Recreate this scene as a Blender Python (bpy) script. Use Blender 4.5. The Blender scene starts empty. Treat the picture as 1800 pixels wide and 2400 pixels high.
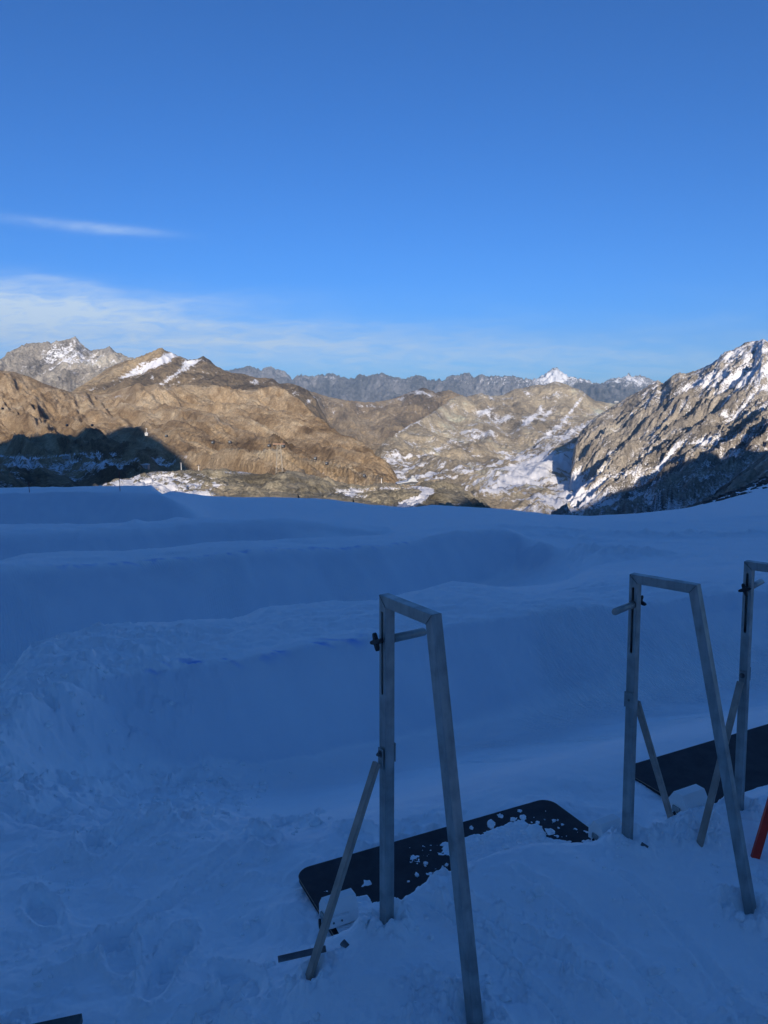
import bpy, bmesh, math, random
import numpy as np
from mathutils import Vector, Matrix

random.seed(7)
sc = bpy.context.scene
COL = sc.collection
R = math.radians

# ------------------------------------------------------------------ camera
FPX = 1800.0                     # focal length in pixels of the 1800x2400 photograph
PITCH = math.atan(280 / 1800)
CP, SP = math.cos(PITCH), math.sin(PITCH)
CZ = 2.1                         # eye height over the mats
cam_d = bpy.data.cameras.new('camera')
cam = bpy.data.objects.new('camera', cam_d)
COL.objects.link(cam)
cam.location = (0, 0, CZ)
cam.rotation_euler = (math.pi / 2 - PITCH, 0, 0)
cam_d.sensor_fit = 'VERTICAL'
cam_d.sensor_height = 24.0
cam_d.lens = 24.0 * FPX / 2400
cam_d.clip_start = 0.05
cam_d.clip_end = 120000
sc.camera = cam

# ------------------------------------------------------------------ light
SUN_EL, SUN_AZ = R(17.0), R(4.0)      # azimuth counted from straight behind the camera, to its right
TO_SUN = Vector((math.sin(SUN_AZ) * math.cos(SUN_EL), -math.cos(SUN_AZ) * math.cos(SUN_EL), math.sin(SUN_EL)))
sun_l = bpy.data.lights.new('sun', 'SUN')
sun_l.energy = 5.0
sun_l.color = (1.0, 0.88, 0.74)
sun_l.angle = R(0.5)
sun = bpy.data.objects.new('sun', sun_l)
COL.objects.link(sun)
sun.rotation_euler = TO_SUN.to_track_quat('Z', 'Y').to_euler()

world = bpy.data.worlds.new('World')
sc.world = world
world.use_nodes = True
wn, wl = world.node_tree.nodes, world.node_tree.links
wn.clear()


def nd(nodes, t, **kw):
    n = nodes.new(t)
    for k, v in kw.items():
        setattr(n, k, v)
    return n


def wmath(op, a, b=None, c=None, clamp=False):
    n = wn.new('ShaderNodeMath')
    n.operation = op
    n.use_clamp = clamp
    for i, v in enumerate((a, b, c)):
        if v is None:
            continue
        if isinstance(v, (int, float)):
            n.inputs[i].default_value = v
        else:
            wl.new(v, n.inputs[i])
    return n.outputs[0]


sky = wn.new('ShaderNodeTexSky')
sky.sky_type = 'NISHITA'
sky.sun_disc = False
sky.sun_elevation = SUN_EL
sky.sun_rotation = math.atan2(TO_SUN.x, TO_SUN.y)
sky.altitude = 1800
sky.air_density = 0.8
sky.dust_density = 2.0
sky.ozone_density = 6.0
tint = wn.new('ShaderNodeMix')
tint.data_type = 'RGBA'
tint.blend_type = 'MULTIPLY'
tint.inputs[0].default_value = 1.0
wl.new(sky.outputs[0], tint.inputs[6])
SKY_TINT = (0.315, 0.795, 1.12, 1)
tint.inputs[7].default_value = SKY_TINT
tc = wn.new('ShaderNodeTexCoord')
sep = wn.new('ShaderNodeSeparateXYZ')
wl.new(tc.outputs['Generated'], sep.inputs[0])
yy = wmath('MAXIMUM', sep.outputs[1], 0.05)
kk = wmath('DIVIDE', sep.outputs[0], yy)
tt = wmath('DIVIDE', sep.outputs[2], yy)
comb = wn.new('ShaderNodeCombineXYZ')
wl.new(kk, comb.inputs[0])
wl.new(wmath('MULTIPLY', tt, 5.0), comb.inputs[1])
nz = wn.new('ShaderNodeTexNoise')
nz.inputs['Scale'].default_value = 5.5
nz.inputs['Detail'].default_value = 7
nz.inputs['Roughness'].default_value = 0.58
nz.inputs['Distortion'].default_value = 0.5
wl.new(comb.outputs[0], nz.inputs['Vector'])
noise = nz.outputs[0]
nz2 = wn.new('ShaderNodeTexNoise')
nz2.inputs['Scale'].default_value = 20
nz2.inputs['Detail'].default_value = 9
nz2.inputs['Roughness'].default_value = 0.62
nz2.inputs['Distortion'].default_value = 0.8
wl.new(comb.outputs[0], nz2.inputs['Vector'])


def blob(k0, t0, rk, rt, tilt, amp, n=None):
    """one cirrus streak: an ellipse of cloud in the sky, edges broken by noise"""
    dk = wmath('SUBTRACT', kk, k0)
    dt = wmath('SUBTRACT', wmath('SUBTRACT', tt, t0), wmath('MULTIPLY', dk, tilt))
    dt = wmath('ADD', dt, wmath('MULTIPLY', wmath('SUBTRACT', noise, 0.5), rt * 2.2))
    e = wmath('ADD', wmath('POWER', wmath('DIVIDE', wmath('ABSOLUTE', dk), rk), 2.0),
              wmath('POWER', wmath('DIVIDE', wmath('ABSOLUTE', dt), rt), 2.0))
    g = wmath('EXPONENT', wmath('MULTIPLY', e, -1.0))
    m = wmath('MAXIMUM', wmath('ADD', wmath('MULTIPLY', nz2.outputs[0], 2.4), -0.2), 0.0)
    return wmath('MULTIPLY', wmath('MULTIPLY', g, m), amp)


clouds = blob(-0.34, 0.200, 0.060, 0.0055, -0.06, 0.24)
for b in [(-0.43, 0.211, 0.10, 0.006, -0.10, 0.13),
          (-0.40, 0.138, 0.06, 0.005, -0.14, 0.22),
          (-0.52, 0.128, 0.17, 0.018, -0.05, 0.48),
          (-0.38, 0.108, 0.20, 0.014, 0.02, 0.34),
          (-0.28, 0.088, 0.24, 0.012, -0.04, 0.32),
          (-0.55, 0.085, 0.18, 0.018, 0.0, 0.50),
          (-0.10, 0.060, 0.25, 0.010, -0.02, 0.16),
          (-0.33, 0.062, 0.34, 0.018, 0.0, 0.34),
          (0.05, 0.043, 0.45, 0.010, 0.0, 0.10),
          (0.20, 0.030, 1.6, 0.045, 0.0, 0.26),
          (-0.45, 0.100, 0.20, 0.020, -0.03, 0.22)]:
    clouds = wmath('ADD', clouds, blob(*b))
front = wmath('GREATER_THAN', sep.outputs[1], 0.06)
clouds = wmath('MULTIPLY', wmath('MULTIPLY', clouds, front), 1.25, clamp=True)
cm = wn.new('ShaderNodeMix')
cm.data_type = 'RGBA'
wl.new(clouds, cm.inputs[0])
wl.new(tint.outputs[2], cm.inputs[6])
cm.inputs[7].default_value = (5.2, 6.4, 7.8, 1)
bg = wn.new('ShaderNodeBackground')
bg.inputs[1].default_value = 0.10
wl.new(cm.outputs[2], bg.inputs[0])
wo = wn.new('ShaderNodeOutputWorld')
wl.new(bg.outputs[0], wo.inputs[0])

sc.view_settings.view_transform = 'Standard'
sc.view_settings.look = 'None'
sc.view_settings.exposure = 0.38
sc.view_settings.gamma = 1.0
sc.view_settings.use_curve_mapping = False
sc.render.engine = 'CYCLES'
sc.cycles.volume_bounces = 0
sc.cycles.volume_max_steps = 64

# ------------------------------------------------------------------ helpers


def at(px, py, d):
    """world point seen at photograph pixel (px, py) at distance d ahead of the camera"""
    u, v = (px - 900) / FPX, (py - 1200) / FPX
    y = CP - v * SP
    z = -SP - v * CP
    return Vector((u / y * d, d, CZ + z / y * d))


def tag(o, label=None, cat=None, group=None, kind=None):
    if label:
        o['label'] = label
    if cat:
        o['category'] = cat
    if group:
        o['group'] = group
    if kind:
        o['kind'] = kind
    return o


def empty(name, loc=(0, 0, 0), rot=(0, 0, 0)):
    o = bpy.data.objects.new(name, None)
    o.empty_display_size = 0.2
    o.location = loc
    o.rotation_euler = rot
    COL.objects.link(o)
    return o


def obj(name, me, mat=None, parent=None, loc=(0, 0, 0), rot=(0, 0, 0)):
    if isinstance(me, bmesh.types.BMesh):
        bm = me
        me = bpy.data.meshes.new(name)
        bm.normal_update()
        bm.to_mesh(me)
        bm.free()
    o = bpy.data.objects.new(name, me)
    if mat and not me.materials:
        me.materials.append(mat)
    o.location = loc
    o.rotation_euler = rot
    if parent:
        o.parent = parent
    COL.objects.link(o)
    return o


def shade(me, on=True):
    me.polygons.foreach_set('use_smooth', [on] * len(me.polygons))


def box_bm(x0, x1, y0, y1, z0, z1, bevel=0.0, seg=2):
    bm = bmesh.new()
    bmesh.ops.create_cube(bm, size=1)
    for v in bm.verts:
        v.co = Vector((x0 + (v.co.x + .5) * (x1 - x0), y0 + (v.co.y + .5) * (y1 - y0), z0 + (v.co.z + .5) * (z1 - z0)))
    if bevel:
        bmesh.ops.bevel(bm, geom=bm.edges[:], offset=bevel, segments=seg, profile=0.5, affect='EDGES')
    return bm


def add_box(bm, x0, x1, y0, y1, z0, z1, mtx=None):
    r = bmesh.ops.create_cube(bm, size=1)
    for v in r['verts']:
        v.co = Vector((x0 + (v.co.x + .5) * (x1 - x0), y0 + (v.co.y + .5) * (y1 - y0), z0 + (v.co.z + .5) * (z1 - z0)))
        if mtx:
            v.co = mtx @ v.co


def add_rod(bm, a, b, r, seg=8, r2=None, caps=True):
    a, b = Vector(a), Vector(b)
    d = b - a
    q = d.to_track_quat('Z', 'Y').to_matrix().to_4x4()
    res = bmesh.ops.create_cone(bm, cap_ends=caps, segments=seg, radius1=r, radius2=r if r2 is None else r2, depth=d.length)
    m = Matrix.Translation((a + b) / 2) @ q
    for v in res['verts']:
        v.co = m @ v.co
    return res['verts']


def add_bar(bm, a, b, w, t, up=(0, 0, 1)):
    """flat bar w wide and t thick from a to b; up is the thin direction"""
    a, b = Vector(a), Vector(b)
    d = (b - a)
    L = d.length
    zax = d.normalized()
    n = Vector(up)
    n = (n - zax * n.dot(zax)).normalized()
    s = zax.cross(n)
    r = bmesh.ops.create_cube(bm, size=1)
    for v in r['verts']:
        c = v.co.copy()
        v.co = (a + b) / 2 + s * c.x * w + n * c.y * t + zax * c.z * L


def prism_bm(poly, y0, y1, bevel=0.0):
    """polygon in the XZ plane extruded along Y"""
    bm = bmesh.new()
    v0 = [bm.verts.new((x, y0, z)) for x, z in poly]
    v1 = [bm.verts.new((x, y1, z)) for x, z in poly]
    n = len(poly)
    bm.faces.new(v0)
    bm.faces.new(list(reversed(v1)))
    for i in range(n):
        bm.faces.new((v0[i], v1[i], v1[(i + 1) % n], v0[(i + 1) % n]))
    bmesh.ops.recalc_face_normals(bm, faces=bm.faces[:])
    if bevel:
        bmesh.ops.bevel(bm, geom=bm.edges[:], offset=bevel, segments=2, profile=0.5, affect='EDGES')
    return bm


# ---- noise in numpy
_rs = np.random.RandomState(11)
_ang = _rs.rand(256) * 2 * np.pi
_GX, _GY = np.cos(_ang).astype(np.float32), np.sin(_ang).astype(np.float32)


def _hash(ix, iy, seed):
    h = (ix.astype(np.uint32) * np.uint32(374761393) + iy.astype(np.uint32) * np.uint32(668265263)
         + np.uint32((seed * 2246822519) & 0xffffffff))
    h = (h ^ (h >> np.uint32(13))) * np.uint32(1274126177)
    return ((h ^ (h >> np.uint32(16))) & np.uint32(255)).astype(np.int32)


def perlin(x, y, seed=0):
    x = np.asarray(x, dtype=np.float64)
    y = np.asarray(y, dtype=np.float64)
    xi, yi = np.floor(x), np.floor(y)
    fx, fy = (x - xi).astype(np.float32), (y - yi).astype(np.float32)
    ix, iy = xi.astype(np.int64), yi.astype(np.int64)
    u = fx * fx * fx * (fx * (fx * 6 - 15) + 10)
    v = fy * fy * fy * (fy * (fy * 6 - 15) + 10)

    def g(dx, dy):
        h = _hash(ix + dx, iy + dy, seed)
        return _GX[h] * (fx - dx) + _GY[h] * (fy - dy)
    a = g(0, 0) * (1 - u) + g(1, 0) * u
    b = g(0, 1) * (1 - u) + g(1, 1) * u
    return (a * (1 - v) + b * v) * 1.4


def fbm(x, y, octv=5, seed=0, gain=0.5, lac=2.03):
    s, a, t = 0, 1.0, 0
    for i in range(octv):
        s = s + a * perlin(x, y, seed + i * 17)
        t += a
        x, y = x * lac * 0.8 - y * lac * 0.6 + 3.1, x * lac * 0.6 + y * lac * 0.8 - 1.7
        a *= gain
    return s / t * 1.6


def ridged(x, y, octv=5, seed=0, gain=0.55, lac=2.1, sharp=1.0):
    s, a, t, w = 0, 1.0, 0, 1.0
    for i in range(octv):
        n = (1 - np.abs(perlin(x, y, seed + i * 13))) ** (2 * sharp)
        n = n * w
        w = np.clip(n * 1.8, 0, 1)
        s = s + a * n
        t += a
        x, y = x * lac * 0.87 - y * lac * 0.5 + 5.2, x * lac * 0.5 + y * lac * 0.87 + 2.3
        a *= gain
    return s / t


def billow(x, y, octv=4, seed=0, gain=0.5):
    s, a, t = 0, 1.0, 0
    for i in range(octv):
        s = s + a * np.abs(perlin(x, y, seed + i * 7)) * 2
        t += a
        x, y = x * 2.1 * 0.8 - y * 2.1 * 0.6, x * 2.1 * 0.6 + y * 2.1 * 0.8 + 9.0
        a *= gain
    return s / t


def sst(a, b, x):
    t = np.clip((x - a) / (b - a), 0, 1)
    return t * t * (3 - 2 * t)


# ---- terrain lines
def line(pts, dz=0.0, smooth=0):
    """pts: (px, py, d) read off the photograph, or ('k', k, d, z) with z relative to the camera"""
    K, D, Z = [], [], []
    last = None
    for p in pts:
        if p[0] == 'k':
            K.append(p[1]); D.append(p[2]); Z.append(CZ + p[3])
        else:
            d = p[2] if len(p) > 2 else last
            last = d
            q = at(p[0], p[1], d)
            K.append(q.x / d); D.append(d); Z.append(q.z)
    K, D, Z = np.array(K), np.array(D, float), np.array(Z) + dz
    o = np.argsort(K)
    K, D, Z = K[o], D[o], Z[o]
    if smooth:
        kg = np.linspace(-1.6, 1.6, 1601)
        Dg, Zg = np.interp(kg, K, D), np.interp(kg, K, Z)
        s = smooth / (kg[1] - kg[0])
        n = int(3 * s)
        ker = np.exp(-0.5 * (np.arange(-n, n + 1) / s) ** 2)
        ker /= ker.sum()
        Dg = np.convolve(np.pad(Dg, n, 'edge'), ker, 'valid')
        Zg = np.convolve(np.pad(Zg, n, 'edge'), ker, 'valid')
        return kg, Dg, Zg
    return K, D, Z


def shifted(l, dd, dz):
    return l[0], l[1] + dd, l[2] + dz


def shifted_k(l, dd, dz, k0, k1, w=.03):
    """as shifted, but only between two bearings; elsewhere it hugs the line"""
    kg = np.linspace(-1.6, 1.6, 1601)
    D, Z = np.interp(kg, l[0], l[1]), np.interp(kg, l[0], l[2])
    m = np.clip((kg - k0) / w + .5, 0, 1) * np.clip((k1 - kg) / w + .5, 0, 1)
    slope = -.15
    s = math.copysign(1, dd)
    return kg, D + dd, Z + m * dz + (1 - m) * dd * slope


def pchip_slopes(X, Y):
    h = np.diff(X, axis=0)
    dl = np.diff(Y, axis=0) / h
    m = np.zeros_like(Y)
    a, b = dl[:-1], dl[1:]
    w1, w2 = 2 * h[1:] + h[:-1], h[1:] + 2 * h[:-1]
    ok = a * b > 0
    with np.errstate(divide='ignore', invalid='ignore'):
        mm = (w1 + w2) / (w1 / a + w2 / b)
    m[1:-1] = np.where(ok, mm, 0)
    m[0], m[-1] = dl[0], dl[-1]
    return m


def hermite(x, x0, x1, y0, y1, m0, m1):
    h = x1 - x0
    t = (x - x0) / h
    t2, t3 = t * t, t * t * t
    return (2 * t3 - 3 * t2 + 1) * y0 + (t3 - 2 * t2 + t) * h * m0 + (-2 * t3 + 3 * t2) * y1 + (t3 - t2) * h * m1


def eval_height(lines, x, y):
    """height of a line-defined terrain at world points (x, y)"""
    x = np.asarray(x, float); y = np.asarray(y, float)
    k = x / np.maximum(y, 0.3)
    D = np.stack([np.interp(k, l[0], l[1]) for l in lines])
    Z = np.stack([np.interp(k, l[0], l[2]) for l in lines])
    for i in range(1, len(lines)):
        D[i] = np.maximum(D[i], D[i - 1] + 0.02)
    M = pchip_slopes(D, Z)
    out = np.full(k.shape, np.nan)
    yc = np.clip(y, D[0], D[-1])
    for i in range(len(lines) - 1):
        s = (yc >= D[i]) & (yc <= D[i + 1])
        if s.any():
            out[s] = hermite(yc[s], D[i][s], D[i + 1][s], Z[i][s], Z[i + 1][s], M[i][s], M[i + 1][s])
    return out


def grid_from_lines(lines, ks, counts):
    """rows follow the lines (counts[i] rows between line i and i+1), columns follow ks"""
    D = np.stack([np.interp(ks, l[0], l[1]) for l in lines])
    Z = np.stack([np.interp(ks, l[0], l[2]) for l in lines])
    for i in range(1, len(lines)):
        D[i] = np.maximum(D[i], D[i - 1] + 1.0)
    M = pchip_slopes(D, Z)
    rd, rz, rr = [], [], []
    for i in range(len(lines) - 1):
        n = counts[i]
        for j in range(n):
            t = j / n
            d = D[i] * (1 - t) + D[i + 1] * t
            rd.append(d)
            rz.append(hermite(d, D[i], D[i + 1], Z[i], Z[i + 1], M[i], M[i + 1]))
            rr.append(i + t)
    rd.append(D[-1]); rz.append(Z[-1]); rr.append(len(lines) - 1.0)
    d = np.array(rd)
    return ks[None, :] * d, d, np.array(rz), np.array(rr)[:, None] + 0 * d


def grid_mesh(name, X, Y, Z, attrs=None):
    nr, nc = X.shape
    me = bpy.data.meshes.new(name)
    co = np.stack([X, Y, Z], -1).reshape(-1, 3).astype(np.float32)
    idx = np.arange(nr * nc, dtype=np.int32).reshape(nr, nc)
    q = np.stack([idx[:-1, :-1], idx[:-1, 1:], idx[1:, 1:], idx[1:, :-1]], -1).reshape(-1)
    nf = (nr - 1) * (nc - 1)
    me.vertices.add(nr * nc)
    me.vertices.foreach_set('co', co.reshape(-1))
    me.loops.add(nf * 4)
    me.loops.foreach_set('vertex_index', q)
    me.polygons.add(nf)
    me.polygons.foreach_set('loop_start', np.arange(0, nf * 4, 4, dtype=np.int32))
    me.polygons.foreach_set('use_smooth', np.ones(nf, dtype=bool))
    me.update(calc_edges=True)
    for an, av in (attrs or {}).items():
        a = me.attributes.new(an, 'FLOAT', 'POINT')
        a.data.foreach_set('value', av.reshape(-1).astype(np.float32))
    return me


def grid_normal_z(X, Y, Z):
    P = np.stack([X, Y, Z], -1)
    n = np.cross(np.gradient(P, axis=1), np.gradient(P, axis=0))
    n /= np.linalg.norm(n, axis=-1, keepdims=True) + 1e-9
    return n


def boxblur(a, r):
    for ax in (0, 1):
        n = r[ax] if isinstance(r, tuple) else r
        if n < 1:
            continue
        p = [(0, 0), (0, 0)]
        p[ax] = (n + 1, n)
        c = np.cumsum(np.pad(a, p, 'edge'), axis=ax)
        if ax == 0:
            a = (c[2 * n + 1:] - c[:-2 * n - 1]) / (2 * n + 1)
        else:
            a = (c[:, 2 * n + 1:] - c[:, :-2 * n - 1]) / (2 * n + 1)
    return a


def to_px(X, Y, Z):
    """photograph pixel of world points; used to know which stretch of a mountain carries more snow"""
    z = Z - CZ
    f = Y * CP - z * SP
    up = Y * SP + z * CP
    return 900 + FPX * X / f, 1200 - FPX * up / f


# ------------------------------------------------------------------ materials
def new_mat(name):
    m = bpy.data.materials.new(name)
    m.use_nodes = True
    n, l = m.node_tree.nodes, m.node_tree.links
    b = n['Principled BSDF']
    return m, n, l, b


def simple_mat(name, col, rough=0.6, metal=0.0, bump=0.0, bscale=50, var=0.0, vscale=8):
    m, n, l, b = new_mat(name)
    b.inputs['Base Color'].default_value = (*col, 1)
    b.inputs['Roughness'].default_value = rough
    b.inputs['Metallic'].default_value = metal
    t = n.new('ShaderNodeTexCoord')
    if var:
        x = n.new('ShaderNodeTexNoise'); x.inputs['Scale'].default_value = vscale; x.inputs['Detail'].default_value = 5
        l.new(t.outputs['Object'], x.inputs['Vector'])
        r = n.new('ShaderNodeValToRGB')
        r.color_ramp.elements[0].position = 0.3
        r.color_ramp.elements[1].position = 0.7
        r.color_ramp.elements[0].color = (*[c * (1 - var) for c in col], 1)
        r.color_ramp.elements[1].color = (*[min(1, c * (1 + var)) for c in col], 1)
        l.new(x.outputs[0], r.inputs[0])
        l.new(r.outputs[0], b.inputs['Base Color'])
    if bump:
        x = n.new('ShaderNodeTexNoise'); x.inputs['Scale'].default_value = bscale; x.inputs['Detail'].default_value = 4
        l.new(t.outputs['Object'], x.inputs['Vector'])
        bp = n.new('ShaderNodeBump'); bp.inputs['Strength'].default_value = bump; bp.inputs['Distance'].default_value = 0.01
        l.new(x.outputs[0], bp.inputs['Height'])
        l.new(bp.outputs[0], b.inputs['Normal'])
    return m


def snow_mat():
    m, n, l, b = new_mat('shaded_snow')
    t = n.new('ShaderNodeTexCoord')
    a = n.new('ShaderNodeTexNoise'); a.inputs['Scale'].default_value = 1.6; a.inputs['Detail'].default_value = 6; a.inputs['Roughness'].default_value = .6
    l.new(t.outputs['Object'], a.inputs['Vector'])
    r = n.new('ShaderNodeValToRGB')
    r.color_ramp.elements[0].position = .3; r.color_ramp.elements[0].color = (.90, .95, .975, 1)
    r.color_ramp.elements[1].position = .7; r.color_ramp.elements[1].color = (.95, .98, .99, 1)
    l.new(a.outputs[0], r.inputs[0])
    # blue dye sprayed along the lips of the rollers, and dirt
    # shade painted into the snow colour on camera-facing slopes, plus random icy foreground patches
    shade_ice = n.new('ShaderNodeAttribute'); shade_ice.attribute_name = 'shade_ice'
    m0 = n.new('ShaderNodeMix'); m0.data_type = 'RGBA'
    l.new(shade_ice.outputs['Fac'], m0.inputs[0]); l.new(r.outputs[0], m0.inputs[6]); m0.inputs[7].default_value = (.70, .78, .86, 1)
    dye = n.new('ShaderNodeAttribute'); dye.attribute_name = 'dye'
    m1 = n.new('ShaderNodeMix'); m1.data_type = 'RGBA'
    l.new(dye.outputs['Fac'], m1.inputs[0]); l.new(m0.outputs[2], m1.inputs[6]); m1.inputs[7].default_value = (.22, .42, .88, 1)
    rock = n.new('ShaderNodeAttribute'); rock.attribute_name = 'dirt'
    m2 = n.new('ShaderNodeMix'); m2.data_type = 'RGBA'
    l.new(rock.outputs['Fac'], m2.inputs[0]); l.new(m1.outputs[2], m2.inputs[6]); m2.inputs[7].default_value = (.06, .05, .045, 1)
    l.new(m2.outputs[2], b.inputs['Base Color'])
    b.inputs['Roughness'].default_value = .72
    b.inputs['Specular IOR Level'].default_value = .3
    c = n.new('ShaderNodeTexNoise'); c.inputs['Scale'].default_value = 110; c.inputs['Detail'].default_value = 5; c.inputs['Roughness'].default_value = .65
    l.new(t.outputs['Object'], c.inputs['Vector'])
    d = n.new('ShaderNodeTexNoise'); d.inputs['Scale'].default_value = 9; d.inputs['Detail'].default_value = 5
    l.new(t.outputs['Object'], d.inputs['Vector'])
    b1 = n.new('ShaderNodeBump'); b1.inputs['Strength'].default_value = .50; b1.inputs['Distance'].default_value = .006
    l.new(c.outputs[0], b1.inputs['Height'])
    b2 = n.new('ShaderNodeBump'); b2.inputs['Strength'].default_value = .30; b2.inputs['Distance'].default_value = .03
    l.new(d.outputs[0], b2.inputs['Height']); l.new(b1.outputs[0], b2.inputs['Normal'])
    # corduroy pressed by the groomer, running along the run
    sp = n.new('ShaderNodeSeparateXYZ'); l.new(t.outputs['Object'], sp.inputs[0])
    ux = n.new('ShaderNodeMath'); ux.operation = 'MULTIPLY'; l.new(sp.outputs[0], ux.inputs[0]); ux.inputs[1].default_value = .80
    uy = n.new('ShaderNodeMath'); uy.operation = 'MULTIPLY_ADD'; l.new(sp.outputs[1], uy.inputs[0]); uy.inputs[1].default_value = .60; l.new(ux.outputs[0], uy.inputs[2])
    wob = n.new('ShaderNodeTexNoise'); wob.inputs['Scale'].default_value = 1.1; l.new(t.outputs['Object'], wob.inputs['Vector'])
    uw = n.new('ShaderNodeMath'); uw.operation = 'MULTIPLY_ADD'; l.new(wob.outputs[0], uw.inputs[0]); uw.inputs[1].default_value = .12; l.new(uy.outputs[0], uw.inputs[2])
    um = n.new('ShaderNodeMath'); um.operation = 'MULTIPLY'; l.new(uw.outputs[0], um.inputs[0]); um.inputs[1].default_value = 2 * math.pi / .055
    sn_ = n.new('ShaderNodeMath'); sn_.operation = 'SINE'; l.new(um.outputs[0], sn_.inputs[0])
    gr_ = n.new('ShaderNodeAttribute'); gr_.attribute_name = 'groom'
    gm = n.new('ShaderNodeMath'); gm.operation = 'MULTIPLY'; l.new(sn_.outputs[0], gm.inputs[0]); l.new(gr_.outputs['Fac'], gm.inputs[1])
    b3 = n.new('ShaderNodeBump'); b3.inputs['Strength'].default_value = 1.0; b3.inputs['Distance'].default_value = .006
    l.new(gm.outputs[0], b3.inputs['Height']); l.new(b2.outputs[0], b3.inputs['Normal'])
    l.new(b3.outputs[0], b.inputs['Normal'])
    return m


def mountain_mat(name, cols, scale, snow_col=(.76, .76, .78), bump=1.0, contrast=1.0):
    """rock, scree and turf mixed by noise; snow lies where the mesh says it gathers"""
    m, n, l, b = new_mat(name)
    t = n.new('ShaderNodeTexCoord')
    a = n.new('ShaderNodeTexNoise'); a.inputs['Scale'].default_value = scale; a.inputs['Detail'].default_value = 9; a.inputs['Roughness'].default_value = .65; a.inputs['Distortion'].default_value = .4
    l.new(t.outputs['Object'], a.inputs['Vector'])
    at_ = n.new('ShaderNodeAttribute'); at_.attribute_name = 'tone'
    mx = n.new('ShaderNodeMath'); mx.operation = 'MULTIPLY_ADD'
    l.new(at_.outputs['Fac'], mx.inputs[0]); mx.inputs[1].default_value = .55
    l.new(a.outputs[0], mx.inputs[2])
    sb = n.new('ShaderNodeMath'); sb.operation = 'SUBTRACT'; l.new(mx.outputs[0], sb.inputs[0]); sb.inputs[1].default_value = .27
    r = n.new('ShaderNodeValToRGB')
    e = r.color_ramp.elements
    e[0].position = .25; e[0].color = (*cols[0], 1)
    e[1].position = .78; e[1].color = (*cols[-1], 1)
    for i, c in enumerate(cols[1:-1]):
        x = e.new(.25 + .53 * (i + 1) / (len(cols) - 1)); x.color = (*c, 1)
    l.new(sb.outputs[0], r.inputs[0])
    # fine mottling
    f = n.new('ShaderNodeTexNoise'); f.inputs['Scale'].default_value = scale * 18; f.inputs['Detail'].default_value = 6; f.inputs['Roughness'].default_value = .7
    l.new(t.outputs['Object'], f.inputs['Vector'])
    fr = n.new('ShaderNodeMapRange'); fr.inputs[1].default_value = .3; fr.inputs[2].default_value = .7; fr.inputs[3].default_value = 1 - .4 * contrast; fr.inputs[4].default_value = 1 + .4 * contrast
    l.new(f.outputs[0], fr.inputs[0])
    mm = n.new('ShaderNodeMix'); mm.data_type = 'RGBA'; mm.blend_type = 'MULTIPLY'; mm.inputs[0].default_value = 1
    l.new(r.outputs[0], mm.inputs[6]); l.new(fr.outputs[0], mm.inputs[7])
    s = n.new('ShaderNodeAttribute'); s.attribute_name = 'snow'
    sa = n.new('ShaderNodeMath'); sa.operation = 'MULTIPLY_ADD'; l.new(f.outputs[0], sa.inputs[0]); sa.inputs[1].default_value = 1.3; l.new(s.outputs['Fac'], sa.inputs[2])
    ss = n.new('ShaderNodeMapRange'); ss.interpolation_type = 'SMOOTHSTEP'; ss.inputs[1].default_value = 1.03; ss.inputs[2].default_value = 1.26
    l.new(sa.outputs[0], ss.inputs[0])
    m3 = n.new('ShaderNodeMix'); m3.data_type = 'RGBA'
    l.new(ss.outputs[0], m3.inputs[0]); l.new(mm.outputs[2], m3.inputs[6]); m3.inputs[7].default_value = (*snow_col, 1)
    l.new(m3.outputs[2], b.inputs['Base Color'])
    b.inputs['Roughness'].default_value = .9
    b.inputs['Specular IOR Level'].default_value = .1
    bp = n.new('ShaderNodeBump'); bp.inputs['Strength'].default_value = .8 * bump; bp.inputs['Distance'].default_value = .10 / scale
    inv = n.new('ShaderNodeMath'); inv.operation = 'MULTIPLY_ADD'; l.new(ss.outputs[0], inv.inputs[0]); inv.inputs[1].default_value = -.7; inv.inputs[2].default_value = 1
    l.new(inv.outputs[0], bp.inputs['Strength'])
    g = n.new('ShaderNodeTexNoise'); g.inputs['Scale'].default_value = scale * 8; g.inputs['Detail'].default_value = 8; g.inputs['Roughness'].default_value = .7
    l.new(t.outputs['Object'], g.inputs['Vector'])
    l.new(g.outputs[0], bp.inputs['Height'])
    l.new(bp.outputs[0], b.inputs['Normal'])
    return m


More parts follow.
